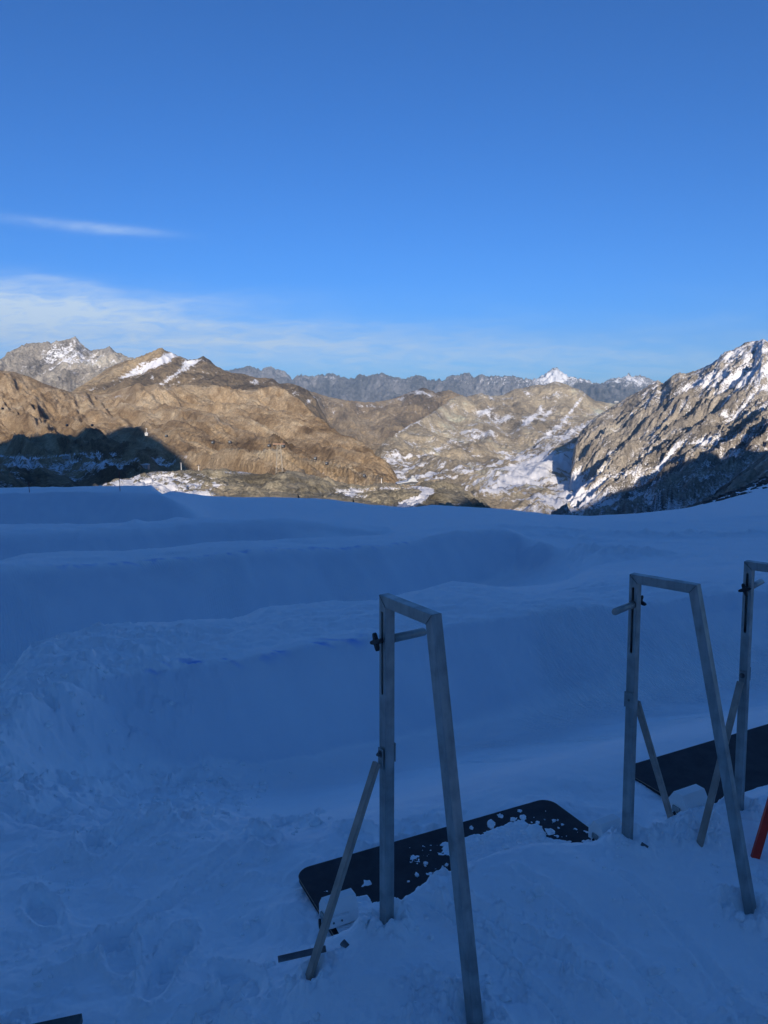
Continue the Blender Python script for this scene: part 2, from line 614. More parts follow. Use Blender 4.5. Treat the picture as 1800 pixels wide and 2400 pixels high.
# ------------------------------------------------------------------ near snow field
S = .012
NL = [
    line([('k', -1.6, 0.2, -2.0), ('k', 1.6, 0.2, -2.0)]),
    line([('k', -.6, 1.9, -2.06), ('k', -.1, 1.9, -2.0), ('k', .05, 1.9, -1.93), ('k', .13, 1.9, -1.93), ('k', .35, 1.9, -2.0), ('k', .6, 1.9, -2.09)], smooth=.03),
    line([('k', -.6, 2.6, -2.12), ('k', -.25, 2.5, -2.10), ('k', -.14, 2.4, -2.0), ('k', -.08, 2.42, -1.93), ('k', 0, 2.5, -1.86), ('k', .1, 2.8, -1.86),
          ('k', .2, 3.0, -1.93), ('k', .3, 3.12, -1.975), ('k', .35, 3.2, -1.965), ('k', .42, 3.35, -2.03), ('k', .5, 3.6, -2.06), ('k', .6, 3.8, -2.05)], smooth=.015),
    line([('k', -.6, 3.1, -2.2), ('k', -.2, 2.9, -2.19), ('k', -.12, 2.72, -2.13), ('k', 0, 2.78, -2.10), ('k', .1, 3.05, -2.12),
          ('k', .2, 3.32, -2.13), ('k', .3, 3.45, -2.13), ('k', .42, 3.72, -2.15), ('k', .5, 3.95, -2.16), ('k', .6, 4.15, -2.16)], smooth=.015),
    line([('k', -.6, 3.6, -2.27), ('k', -.13, 3.25, -2.15), ('k', .05, 3.5, -2.14), ('k', .22, 3.85, -2.13), ('k', .33, 4.25, -2.18), ('k', .42, 4.5, -2.2), ('k', .6, 4.9, -2.2)], smooth=.02),
    line([(-200, 1830, 4.3), (0, 1825, 4.6), (150, 1825, 5.2), (250, 1825, 5.75), (350, 1815, 6.25), (500, 1795, 6.85), (700, 1775, 7.35), (900, 1740, 7.75), (1200, 1685, 8.2), (1500, 1640, 8.9), (1800, 1600, 9.8)], smooth=.03),
    line([(-200, 1700, 5.4), (0, 1660, 5.7), (150, 1590, 6.5), (350, 1565, 7.2), (500, 1545, 7.6), (700, 1510, 8.1), (860, 1490, 8.5), (1150, 1450, 9.3), (1400, 1420, 10.2), (1600, 1400, 11), (1800, 1380, 12)], smooth=.012),
    line([(-200, 1690, 5.9), (0, 1625, 6.4), (60, 1570, 6.9), (100, 1530, 7.5), (200, 1482, 8.8), (430, 1458, 10), (560, 1453, 10.4), (620, 1432, 10.8), (760, 1415, 11.2), (890, 1410, 11.5),
          (1000, 1385, 12), (1060, 1371, 12.4), (1200, 1384, 12.8), (1290, 1382, 13.3), (1340, 1364, 14), (1400, 1340, 15.5), (1600, 1320, 18), (1800, 1310, 20)], smooth=.008),
    line([('k', -.6, 13.4, -5.0), ('k', -.5, 14.2, -5.2), ('k', -.3, 15.8, -5.25), ('k', -.1, 18.2, -5.4), ('k', 0, 19.4, -5.55), ('k', .1, 22.0, -5.8), ('k', .19, 23.2, -5.55), ('k', .24, 22.2, -5.15), ('k', .30, 18.8, -4.25), ('k', .4, 21, -4.6), ('k', .5, 23, -4.9)], smooth=.02),
    line([(-200, 1335, 15), (0, 1330, 15.5), (230, 1322, 16.5), (430, 1306, 17.5), (700, 1286, 19.5), (900, 1279, 21), (980, 1264, 22.3), (1100, 1241, 24), (1190, 1241, 25), (1240, 1268, 24.6), (1300, 1296, 24.2), (1370, 1302, 24), (1500, 1292, 25), (1800, 1280, 27)], smooth=.008),
    line([(-200, 1320, 16), (0, 1318, 16.5), (60, 1304, 17.5), (350, 1291, 19), (480, 1276, 20), (700, 1263, 22), (900, 1258, 24), (1000, 1250, 25), (1100, 1235, 26), (1180, 1236, 27), (1240, 1262, 27), (1350, 1285, 27.5), (1500, 1275, 29), (1800, 1262, 31)], smooth=.008),
    line([('k', -.6, 23.4, -5.3), ('k', -.5, 23.6, -5.3), ('k', -.2, 27.8, -5.75), ('k', -.1, 28.6, -5.75), ('k', 0, 28.5, -5.5), ('k', .1, 29.5, -5.45), ('k', .3, 31, -6.0), ('k', .5, 35, -6.5)], smooth=.03),
    line([(-200, 1255, 25), (0, 1250, 25), (300, 1240, 27), (500, 1223, 29), (650, 1217, 30), (780, 1230, 31), (880, 1246, 32), (1000, 1240, 33), (1200, 1226, 36), (1500, 1240, 38), (1800, 1232, 40)], smooth=.012),
    line([('k', -.6, 42.6, -7.9), ('k', -.4, 42.6, -7.8), ('k', -.25, 41, -7.2), ('k', -.2, 36, -6.3), ('k', 0, 39, -6.7), ('k', .3, 43, -7.3), ('k', .5, 47, -7.7)], smooth=.02),
    line([(-200, 1156, 45), (0, 1156, 45), (300, 1155, 45), (365, 1154, 45), (400, 1166, 45), (450, 1190, 45), (500, 1222, 46), (560, 1222, 47), (700, 1214, 50), (1000, 1216, 52), (1300, 1224, 55), (1500, 1222, 58), (1700, 1210, 60), (1800, 1192, 62), (2000, 1150, 65)], smooth=.006),
    line([('k', -.7, 75, -13), ('k', -.31, 75, -12.5), (400, 1163, 80), (480, 1167, 83), (560, 1170, 85), (640, 1170, 87), (770, 1176, 90), (860, 1191, 92), (950, 1202, 95), (1020, 1194, 98), (1180, 1206, 105),
          (1290, 1224, 110), (1380, 1230, 112), (1500, 1221, 118), (1600, 1208, 125), (1632, 1201, 130), (1700, 1173, 135), (1800, 1126, 140), (2000, 1034, 150)], smooth=.006),
]
def between(a, b, fd, fr):
    kg = np.linspace(-1.6, 1.6, 801)
    da, za = np.interp(kg, a[0], a[1]), np.interp(kg, a[0], a[2]) - CZ
    db, zb = np.interp(kg, b[0], b[1]), np.interp(kg, b[0], b[2]) - CZ
    d = da * (1 - fd) + db * fd
    r = za / da * (1 - fr) + zb / db * fr
    return kg, d, CZ + r * d


NL.insert(14, shifted_k(NL[14], -.8, -.65, -2, -.34, .10))
NL.insert(12, shifted_k(NL[12], -.7, -.24, -2, .0))
NL.insert(10, shifted_k(NL[9], .45, -.03, -2, .18))
NL.insert(9, shifted_k(NL[9], -.80, -.50, -2, .19))
NL.insert(7, shifted(NL[6], .22, -.012))
NL.insert(6, shifted_k(NL[6], -.28, -.22, -.40, 2, .08))
NL.insert(5, between(NL[4], NL[5], .42, .52))
NL.append(shifted(NL[-1], 6, -2.4))
NL.append(shifted(NL[-1], 25, -9))
NL.append(shifted(NL[-1], 90, -60))

# direction in which the riders leave the start (towards far left) and across it
RAMP = np.array([-.60, .80]); ACROSS = np.array([.80, .60])


def snow_detail(x, y):
    """relief laid over the shaped snow: lumps, footprints, groomer tracks; returns height and dye"""
    d = y
    k = x / np.maximum(y, .5)
    h = 0.05 * fbm(x / 2.2, y / 2.2, 3, 5) * sst(3.5, 7, d)
    h += 0.10 * fbm(x / 14, y / 14, 3, 77) * sst(24, 45, d) * (1 - sst(60, 80, d))
    # trampled foreground, rough heap beside the frames
    px, py = to_px(x, y, np.full_like(x, CZ - 2.1) if np.ndim(x) else CZ - 2.1)
    near = 1 - sst(3.4, 4.6, d)
    heap = sst(-.30, -.02, k) * (1 - sst(3.2, 3.9, d - 1.5 * np.clip(k, 0, 1)))
    wx, wy = x + .05 * fbm(x / .2, y / .2, 2, 8), y + .05 * fbm(x / .2 + 9, y / .2, 2, 9)
    rough = billow(wx / .30, wy / .30, 4, 21) - .45
    lumps = np.clip(fbm(wx / .085, wy / .085, 4, 33, gain=.55) - .12, 0, 1)
    crumbs = np.clip(fbm(wx / .035, wy / .035, 3, 35) - .25, 0, 1)
    patch = sst(-.1, .55, fbm(x / .55, y / .55, 2, 41))
    smoothz = sst(-.2, .4, fbm(x / .9 + 3, y / .9, 2, 43))
    h += near * (.027 * rough * (1 - .6 * smoothz) + .030 * fbm(x / .5, y / .5, 2, 7) + .003 * fbm(x / .05, y / .05, 3, 6))
    h += heap * near * (.060 * lumps * (.08 + patch) + .022 * crumbs * (.05 + patch)) * (1 - .75 * smoothz * sst(.3, .9, x))
    h += near * (1 - heap) * (.020 * np.clip(fbm(wx / .13, wy / .13, 4, 51) - .15, 0, 1) + .010 * crumbs * patch)
    # churned mound on the left
    left = sst(.18, -.12, k + .0 * d) if False else (1 - sst(-.33, -.12, k)) * sst(3.0, 4.2, d) * (1 - sst(8.6, 10.5, d))
    h += left * (.14 * (billow(wx / .60, wy / .60, 5, 61) - .4) + .07 * np.clip(fbm(wx / .22, wy / .22, 4, 63) - .1, 0, 1))
    # crust of the roller tops, slightly broken
    top = sst(7.5, 9, d) * (1 - sst(12, 15, d))
    h += top * .050 * fbm(x / .5, y / .35, 5, 71, gain=.6)
    h += .012 * fbm(x / .35, y / .35, 4, 73, gain=.6) * sst(3.6, 5, d) * (1 - sst(20, 30, d))
    h += .05 * fbm(x / 1.2, y / .8, 4, 74, gain=.6) * sst(12, 18, d) * (1 - sst(60, 80, d))
    # footprints
    rs = random.Random(5)
    for i in range(40):
        if i < 24:
            fx, fy = rs.uniform(-1.5, -.05), rs.uniform(2.0, 4.1)
            if fx > -.45 and fy < 3.4:
                continue
        else:
            fx, fy = rs.uniform(-3.0, -1.0), rs.uniform(4.2, 6.6)
        a = rs.uniform(-.7, .7)
        ca, sa = math.cos(a), math.sin(a)
        u, v = (x - fx) * ca + (y - fy) * sa, -(x - fx) * sa + (y - fy) * ca
        r = (u / .058) ** 2 + (v / .15) ** 2
        sole = (1 - sst(.75, 1.15, r)) * (.95 + .06 * np.sin(v * 2 * np.pi / .035))
        h += np.where(r < 6, -.038 * sole + .014 * np.exp(-(np.sqrt(r) - 1.35) ** 2 / .05) * (.5 + 1.2 * billow(x / .04, y / .04, 2, 44)), 0)
    # grooves scraped into the heap by skis pulled across it
    for (ax, ay, bx, by, cx, cy, w_, dp_) in [(.12, 2.62, .34, 2.52, .62, 2.08, .016, .022), (.20, 2.68, .46, 2.62, .92, 2.10, .020, .018), (.55, 2.85, .85, 2.60, 1.05, 2.10, .018, .016), (-1.2, 2.6, -.9, 3.0, -.5, 3.9, .03, .02), (1.0, 2.9, 1.15, 2.6, 1.2, 2.2, .02, .015)]:
        dm = np.full(np.shape(x), 9.0)
        for i in range(40):
            t = i / 39.0
            qx = (1 - t) ** 2 * ax + 2 * t * (1 - t) * bx + t * t * cx
            qy = (1 - t) ** 2 * ay + 2 * t * (1 - t) * by + t * t * cy
            dm = np.minimum(dm, (x - qx) ** 2 + (y - qy) ** 2)
        dm = np.sqrt(dm)
        h += -dp_ * np.exp(-(dm / w_) ** 2) + .5 * dp_ * np.exp(-((dm - 2.1 * w_) / w_) ** 2) * (.5 + billow(x / .05, y / .05, 3, 45))
    # groomer corduroy on the right-hand face, along the run
    u = x * ACROSS[0] + y * ACROSS[1]
    cord = sst(.0, .08, k) * sst(5.2, 6.5, d) * (1 - sst(9.3, 10.2, d - 3 * k)) * sst(-.25, .25, fbm(x / 1.8, y / 1.8, 2, 91))
    
    # a few scrape marks left by edges along the run
    for (u0, w, a, d0, d1) in [(5.35, .05, .030, 5.5, 9), (6.3, .04, .024, 6, 9.5), (4.1, .07, .03, 5, 8.4), (7.6, .05, .03, 6.2, 10), (3.4, .05, .02, 5.5, 8), (12.2, .1, .05, 14.5, 20), (8.4, .1, .05, 14.5, 19), (10.1, .06, .04, 15, 20)]:
        uu = u - u0 - .22 * np.sin(d * .9 + u0)
        h -= a * np.exp(-(uu / w) ** 2) * sst(d0, d0 + .8, d) * (1 - sst(d1 - .8, d1, d))
    for (u0, w, a, d0, d1) in [(13.6, .25, .10, 26, 44), (15.2, .3, .10, 26, 44)]:
        h += a * np.exp(-((x * .9 + y * .35 - u0 + 12) / w) ** 2) * sst(d0, d0 + 3, d) * (1 - sst(d1 - 3, d1, d))
    # piste texture far out: low windrows
    h += .10 * ridged(x / 9 + y / 40, y / 5, 3, 99) * sst(42, 55, d) * (1 - sst(85, 110, d))
    # churned ice blocks at the roller's right end and the windrow on the right
    for (cx, cy, rx, ry, a) in [(.27 * 24, 23.0, 2.2, 2.0, .5), (.31 * 22, 21.5, 1.6, 1.2, .35), (.40 * 33, 33.5, 7, 1.2, .55), (.24 * 31, 30.5, 2.5, .8, .35)]:
        e = ((x - cx) / rx) ** 2 + ((y - cy) / ry) ** 2
        h += np.where(e < 6, a * .6 * np.exp(-e) * (.4 + .8 * billow(x / 1.1, y / 1.1, 3, 103)), 0)
    # crumbled snow heaped against the feet of frames, braces and poles
    for (fx, fy, r0, a) in [(.01, 2.5, .07, .028), (.271, 2.10, .08, .03), (-.237, 2.32, .06, .025), (1.11, 3.2, .08, .03), (1.45, 2.81, .08, .03), (1.333, 3.30, .07, .03), (1.523, 3.44, .06, .025), (1.777, 3.557, .08, .03), (1.62, 3.05, .06, .02)]:
        dx, dy = x - fx, y - fy
        rr = np.sqrt(dx * dx + dy * dy)
        h += np.where(rr < .4, a * np.exp(-((rr - r0) / .045) ** 2) * (.3 + 1.5 * billow(x / .06, y / .06, 3, 310)) - .020 * np.exp(-(rr / .035) ** 2), 0)
    return h


def dye_mask(x, y):
    out = np.zeros_like(x)
    k = x / y
    for li, k0, k1, w, s in [(8, -.34, .0, .095, 1), (13, -.46, .06, .14, 1)]:
        L = NL[li]
        dd = np.interp(k, L[0], L[1])
        jit = .12 * fbm(x / .8, x * 0 + li, 3, 200 + li)
        g = np.exp(-(((y - dd - jit) / w) ** 2)) * sst(k0, k0 + .03, k) * (1 - sst(k1 - .03, k1, k))
        out += s * (.55 if li == 13 else 1.0) * g * sst(.0, .55, fbm(x / .45, y / .10, 4, 210 + li) + (.10 if li == 13 else -.02))
    return np.clip(out, 0, 1)


def near_height(x, y):
    x = np.atleast_1d(np.asarray(x, float)); y = np.atleast_1d(np.asarray(y, float))
    return eval_height(NL, x, y) + snow_detail(x, y)


def build_near():
    ys = [.4, .8, 1.2, 1.5, 1.7]
    y = 1.8
    while y < 250:
        ys.append(y)
        f = .0030 if y < 4.4 else .0048 if y < 12.5 else .0066 if y < 50 else .011 if y < 145 else .05
        y *= 1 + f
    ys = np.array(ys)
    inner = np.linspace(-.46, .46, 760)
    side = .46 + np.cumsum(np.linspace(.002, .03, 46))
    kc = np.concatenate([-side[::-1], inner, side])
    Y, Kc = np.meshgrid(ys, kc, indexing='ij')
    X = Kc * (Y + .35)
    # stretch columns outwards so the frame's width (k = .55) is covered finely
    X = X * 1.13
    shp = X.shape
    x, y = X.ravel(), Y.ravel()
    zb = eval_height(NL, x, y)
    z = zb + snow_detail(x, y)
    dye = dye_mask(x, y)
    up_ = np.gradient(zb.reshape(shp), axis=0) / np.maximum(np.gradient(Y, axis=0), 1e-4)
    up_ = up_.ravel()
    cut = sst(.12, .70, up_) * sst(4.5, 6, y)  # roller faces rising away from the camera get the painted shade
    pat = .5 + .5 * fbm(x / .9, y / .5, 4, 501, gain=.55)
    shade_ice = np.clip(cut * (.65 + .5 * pat) + .35 * sst(.55, .8, pat) * (1 - sst(4, 6, y)), 0, 1)
    kq = x / y
    groom = sst(.0, .06, kq) * sst(5.2, 6.5, y) * (1 - sst(9.0, 10.0, y - 3 * kq)) * sst(-.35, .2, fbm(x / 1.8, y / 1.8, 2, 91))
    groom = np.maximum(groom, .6 * sst(12, 15, y) * (1 - sst(20, 21, y)) * (1 - sst(.1, .2, kq)) * sst(-.1, .3, fbm(x / 3, y / 3, 2, 92)))
    # broken rock poking out of the snow on the slope at the far right
    k = x / y
    up = sst(.445, .53, k) * sst(95, 125, y)
    dirt = up * sst(.10, .32, fbm(x / 3.5, y / 7, 4, 301, gain=.7) + .28 * sst(.44, .56, k) - .02)
    z = z + dirt * .5
    me = grid_mesh('snow_ground', X, Y, z.reshape(shp), {'dye': dye, 'dirt': dirt, 'groom': groom, 'shade_ice': shade_ice})
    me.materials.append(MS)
    o = obj('snow_ground', me)
    tag(o, 'shaded groomed snow with rollers and trampled foreground', kind='structure')
    return o


MS = snow_mat()
build_near()


# ------------------------------------------------------------------ mountains
def gauss2(px, py, cx, cy, rx, ry, rot=0.0, soft=.8):
    a = R(rot)
    u = (px - cx) * math.cos(a) + (py - cy) * math.sin(a)
    v = -(px - cx) * math.sin(a) + (py - cy) * math.cos(a)
    return soft * np.exp(-(u / rx) ** 2 - (v / ry) ** 2)


def build_mountain(name, lines, counts, k0, k1, nc, mat, amp, lam, stretch=(1, 1), rot=0.0, ridge_line=None, keep=.25,
                   snow=None, seed=1, rough=.5, crag=0.0, jag=0.0, label=None):
    ks = np.linspace(k0, k1, nc)
    X, Y, Z, RR = grid_from_lines(lines, ks, counts)
    a = R(rot)
    U = (X * math.cos(a) + Y * math.sin(a)) / lam * stretch[0]
    V = (-X * math.sin(a) + Y * math.cos(a)) / lam * stretch[1]
    wu, wv = fbm(U * .6, V * .6, 3, seed + 50) * .45, fbm(U * .6 + 7, V * .6, 3, seed + 60) * .45
    n1 = ridged(U + wu, V + wv, 6, seed, gain=rough) - .45
    n2 = fbm(U * 1.7, V * 1.7, 5, seed + 5, gain=.55)
    mask = np.ones_like(Z)
    if ridge_line is not None:
        rd = np.abs(RR - ridge_line)
        mask = keep + (1 - keep) * sst(0.0, .55, rd)
    h = amp * (n1 * 1.2 + n2 * .5) * mask
    if crag:
        # broken cliff steps
        c = fbm(U * 3.1 + wu * 2, V * 3.1, 4, seed + 80, gain=.6)
        h += crag * (sst(-.05, .12, c) - .5 + .5 * sst(.25, .34, c)) * mask
        h += crag * .5 * ridged(U * 7, V * 7, 3, seed + 90) * mask
    if jag:
        h += jag * (ridged(X / lam * 9, Y / lam * 5, 4, seed + 33, gain=.6) - .5)
    Z2 = Z + h
    N = grid_normal_z(X, Y, Z2)
    PX, PY = to_px(X, Y, Z2)
    conc = boxblur(Z2 - Z, (6, 8)) - (Z2 - Z)
    conc = conc / (amp * .25 + 1e-6)
    fine = .75 * fbm(U * 5, V * 5, 5, seed + 120, gain=.62) + .55 * fbm(U * 15, V * 9, 4, seed + 130, gain=.65)
    env = dict(X=X, Y=Y, Z=Z2, PX=PX, PY=PY, N=N, conc=conc, fine=fine, U=U, V=V, n1=n1, RR=RR)
    sn = snow(env) if snow else np.zeros_like(Z)
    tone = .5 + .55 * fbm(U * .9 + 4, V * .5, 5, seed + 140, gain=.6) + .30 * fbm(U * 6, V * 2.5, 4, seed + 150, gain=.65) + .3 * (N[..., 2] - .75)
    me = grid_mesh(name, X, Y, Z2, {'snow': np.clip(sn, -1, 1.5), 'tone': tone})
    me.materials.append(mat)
    o = obj(name, me)
    tag(o, label, kind='structure')
    return o, env


# rock and turf colours
BROWN = [(0.130, 0.099, 0.068), (0.259, 0.193, 0.119), (0.399, 0.296, 0.175), (0.540, 0.418, 0.265)]
WARM = [(0.160, 0.110, 0.068), (0.345, 0.245, 0.145), (0.49, 0.37, 0.235), (0.61, 0.50, 0.34)]
GREY = [(0.163, 0.146, 0.124), (0.306, 0.270, 0.224), (0.438, 0.385, 0.310), (0.591, 0.542, 0.435)]
PALE = [(0.236, 0.197, 0.143), (0.394, 0.325, 0.228), (0.552, 0.464, 0.323), (0.620, 0.620, 0.475)]
FARC = [(.10, .10, .105), (.17, .165, .17), (.25, .24, .245), (.34, .33, .33)]
m_far = mountain_mat('far_rock', FARC, 1 / 900, bump=1.4)
m_backl = mountain_mat('grey_peak_rock', GREY, 1 / 260, bump=1.2)
m_backb = mountain_mat('brown_peak_rock', BROWN, 1 / 260, bump=1.1)
m_valley = mountain_mat('valley_turf', PALE, 1 / 220, bump=.9, contrast=.8)
m_hill = mountain_mat('warm_hill_rock', WARM, 1 / 70, bump=1.3)
m_right = mountain_mat('right_mountain_rock', GREY, 1 / 80, bump=1.5, contrast=1.2)
m_knoll = mountain_mat('knoll_rock', [(.16, .14, .10), (.27, .24, .175), (.36, .32, .235), (.44, .36, .25)], 1 / 16, bump=1.2)
m_behind = mountain_mat('shadow_side_rock', GREY, 1 / 90)

# --- A far range
A_ridge = [(300, 900, 16500), (400, 890), (480, 884), (529, 874), (569, 869), (583, 863), (612, 872), (627, 865), (666, 872), (686, 889), (703, 880), (735, 889), (771, 879), (789, 885), (827, 893), (844, 884),
           (862, 890), (894, 880), (912, 884), (948, 893), (981, 885), (1017, 897), (1035, 895), (1056, 883), (1078, 888), (1087, 882), (1102, 884), (1111, 895), (1125, 882), (1148, 890), (1163, 885), (1196, 888), (1211, 886),
           (1244, 892), (1262, 884), (1277, 880), (1289, 872), (1297, 868), (1305, 871), (1313, 877), (1334, 891), (1362, 891), (1389, 900), (1410, 903), (1437, 890), (1455, 888), (1465, 886), (1473, 877), (1480, 885), (1499, 881), (1523, 890), (1550, 900), (1700, 905), (1900, 890)]
Ar = line(A_ridge)
A_lines = [line([(300, 1000, 12500), (1900, 1000, 12500)]), line([(300, 938, 14600), (900, 942, 14600), (1900, 942, 14600)]), Ar, shifted(Ar, 900, -500), shifted(Ar, 3500, -1800)]


def snow_far(e):
    b = .05 + .35 * e['fine'] + .1 * e['conc'] - .2
    right = sst(950, 1300, e['PX'])
    b += right * (.22 + .5 * gauss2(e['PX'], e['PY'], 1297, 880, 45, 28) + .22 * gauss2(e['PX'], e['PY'], 1480, 892, 60, 18) + .15 * gauss2(e['PX'], e['PY'], 1170, 900, 90, 14))
    b += .2 * gauss2(e['PX'], e['PY'], 770, 884, 20, 8)
    b -= .35 * sst(890, 925, e['PY'])
    return b + .32


build_mountain('far_mountain_range', A_lines, [20, 90, 20, 8], -.36, .60, 820, m_far, 260, 1500, (1, .6), ridge_line=2, keep=.22, snow=snow_far, seed=3, rough=.62, jag=130, label='hazy jagged alpine range along the horizon')

# --- B1 grey peak far left
B1 = [(-300, 830, 6200), (-120, 850), (-40, 852), (0, 846), (29, 825), (51, 816), (83, 814), (119, 811), (145, 805), (160, 806), (177, 799), (192, 814), (205, 822), (214, 826), (231, 822), (245, 822), (257, 816), (268, 827), (293, 846), (330, 862), (400, 890), (480, 920)]
b1r = line(B1)
B1_lines = [line([(-300, 1000, 4300), (500, 1000, 4300)]), line([(-300, 925, 4900), (0, 915), (250, 915), (500, 950)]), line([(-300, 880, 5500), (0, 870), (150, 860), (260, 870), (500, 940)]), b1r, shifted(b1r, 300, -250), shifted(b1r, 1500, -1300)]


def snow_b1(e):
    b = .28 + .35 * e['fine'] + .12 * e['conc']
    b += .28 * gauss2(e['PX'], e['PY'], 165, 835, 60, 30, 20) + .20 * gauss2(e['PX'], e['PY'], 275, 848, 18, 8) - .15 * sst(860, 890, e['PY']) - .1 * (1 - sst(20, 110, e['PX']))
    return b


build_mountain('grey_rock_peak', B1_lines, [10, 60, 90, 20, 6], -.68, -.22, 380, m_backl, 130, 620, (1, .55), rot=-20, ridge_line=3, keep=.12, snow=snow_b1, seed=21, rough=.6, crag=12, jag=22, label='grey rock peak dusted with snow at the far left')

# --- B2 brown mountain with snow ribbons
B2 = [(60, 1000, 4300), (130, 950), (200, 905), (250, 868), (293, 848), (315, 846), (347, 832), (380, 822), (394, 828), (416, 836), (439, 847), (463, 845), (477, 839), (488, 845), (505, 860), (524, 872), (550, 881), (579, 883), (601, 888), (634, 885), (645, 891), (655, 899), (681, 900), (715, 912), (740, 935), (765, 985), (800, 1060), (950, 1300)]
b2r = line(B2)
B2_lines = [line([(60, 1040, 2900), (700, 1040, 2900), (800, 1120), (950, 1360)]), line([(60, 1005, 3300), (200, 945), (400, 935), (600, 935), (700, 955), (765, 1025), (800, 1085), (950, 1330)]), line([(60, 1002, 3800), (200, 920), (300, 890), (380, 870), (477, 875), (600, 910), (700, 930), (740, 955), (765, 1005), (800, 1072), (950, 1315)]), b2r, shifted(b2r, 250, -200), shifted(b2r, 1200, -1000)]


def snow_b2(e):
    b = .20 + .28 * e['fine'] + .14 * e['conc']
    P = e['PX'], e['PY']
    b += .75 * gauss2(*P, 378, 845, 62, 11, -28) + .55 * gauss2(*P, 425, 868, 52, 8, -35) + .35 * gauss2(*P, 300, 880, 50, 12, -35)
    b += .35 * gauss2(*P, 440, 850, 20, 8) + .4 * gauss2(*P, 598, 895, 12, 10, -50) + .35 * gauss2(*P, 725, 940, 30, 5, -35) + .3 * gauss2(*P, 690, 920, 10, 10, -50) + .2 * gauss2(*P, 632, 895, 8, 6)
    return b


build_mountain('brown_snowy_mountain', B2_lines, [8, 50, 90, 16, 6], -.50, .02, 420, m_backb, 75, 420, (1, .45), rot=-30, ridge_line=3, keep=.1, snow=snow_b2, seed=31, rough=.55, crag=5, jag=10, label='brown mountain with white snow ribbons below its ridge')

# --- C middle mountain across the valley
C = [(520, 1010, 6500), (600, 960), (655, 915), (724, 918), (768, 930), (818, 941), (862, 943), (890, 941), (916, 937), (948, 925), (974, 917), (992, 910), (1006, 911), (1021, 921), (1053, 915), (1071, 925), (1111, 934), (1200, 960)]
cr = line(C)
C_lines = [line([(500, 1160, 3600), (1200, 1160, 3600)]), line([(500, 1100, 4300), (1200, 1100, 4300)]), line([(500, 1040, 5000), (900, 1030), (1200, 1030, 5000)]), line([(500, 1010, 5800), (680, 975), (900, 985), (1000, 965), (1200, 985, 5800)]), cr, shifted(cr, 300, -220), shifted(cr, 1500, -1200)]


def snow_c(e):
    P = e['PX'], e['PY']
    b = .22 + .28 * e['fine'] + .16 * e['conc']
    b += .5 * gauss2(*P, 988, 921, 32, 6, 12) + .3 * gauss2(*P, 930, 937, 35, 4, -20) + .3 * gauss2(*P, 860, 952, 30, 5, 8) + .3 * gauss2(*P, 735, 945, 25, 5, -40) + .55 * gauss2(*P, 866, 1060, 16, 4, -35)
    return b - .1 * sst(960, 1000, e['PY'])


build_mountain('central_brown_mountain', C_lines, [6, 40, 70, 80, 16, 6], -.22, .20, 420, m_backb, 85, 520, (1.3, .32), rot=12, ridge_line=4, keep=.12, snow=snow_c, seed=44, rough=.5, jag=14, label='brown furrowed mountain across the valley in the centre')

# --- V valley floor, spur and the mountain right of centre
V_top = [(700, 1230, 2700), (800, 1160, 2800), (845, 1105, 3000), (875, 1076, 3200), (910, 1041, 3500), (950, 1003, 3900), (1006, 973, 4300), (1040, 950, 4700), (1056, 935, 5000), (1071, 930), (1111, 927, 5500), (1130, 922), (1150, 931), (1181, 927), (1205, 913), (1235, 909), (1256, 903), (1277, 905), (1301, 896), (1319, 900), (1340, 909),
         (1364, 917), (1380, 930), (1395, 940), (1449, 946), (1500, 950), (1700, 960)]
vr = line(V_top)
V_lines = [line([(700, 1262, 1300), (1700, 1262, 1300)]),
           line([(700, 1245, 1750), (900, 1215, 1750), (1700, 1215, 1750)]),
           line([(700, 1240, 2200), (800, 1200, 2200), (860, 1165), (900, 1150), (1300, 1155, 2300), (1700, 1160, 2300)]),
           line([(700, 1236, 2500), (800, 1180, 2500), (850, 1125, 2700), (900, 1095, 2800), (1000, 1085, 3000), (1200, 1080, 3200), (1400, 1060, 3200), (1700, 1060, 3200)]),
           line([(700, 1233, 2600), (800, 1170, 2650), (850, 1112, 2850), (900, 1062, 3200), (1000, 1040, 3600), (1080, 1032, 3800), (1200, 1030, 4100), (1400, 1010, 4200), (1700, 1010, 4200)]),
           line([(700, 1231, 2650), (800, 1165, 2720), (850, 1107, 2920), (900, 1053, 3360), (950, 1013, 3750), (1006, 990, 4100), (1080, 985, 4600), (1200, 985, 4900), (1300, 970, 4900), (1400, 975, 4900), (1700, 985, 4900)]),
           vr, shifted(vr, 250, -200), shifted(vr, 1500, -1200)]


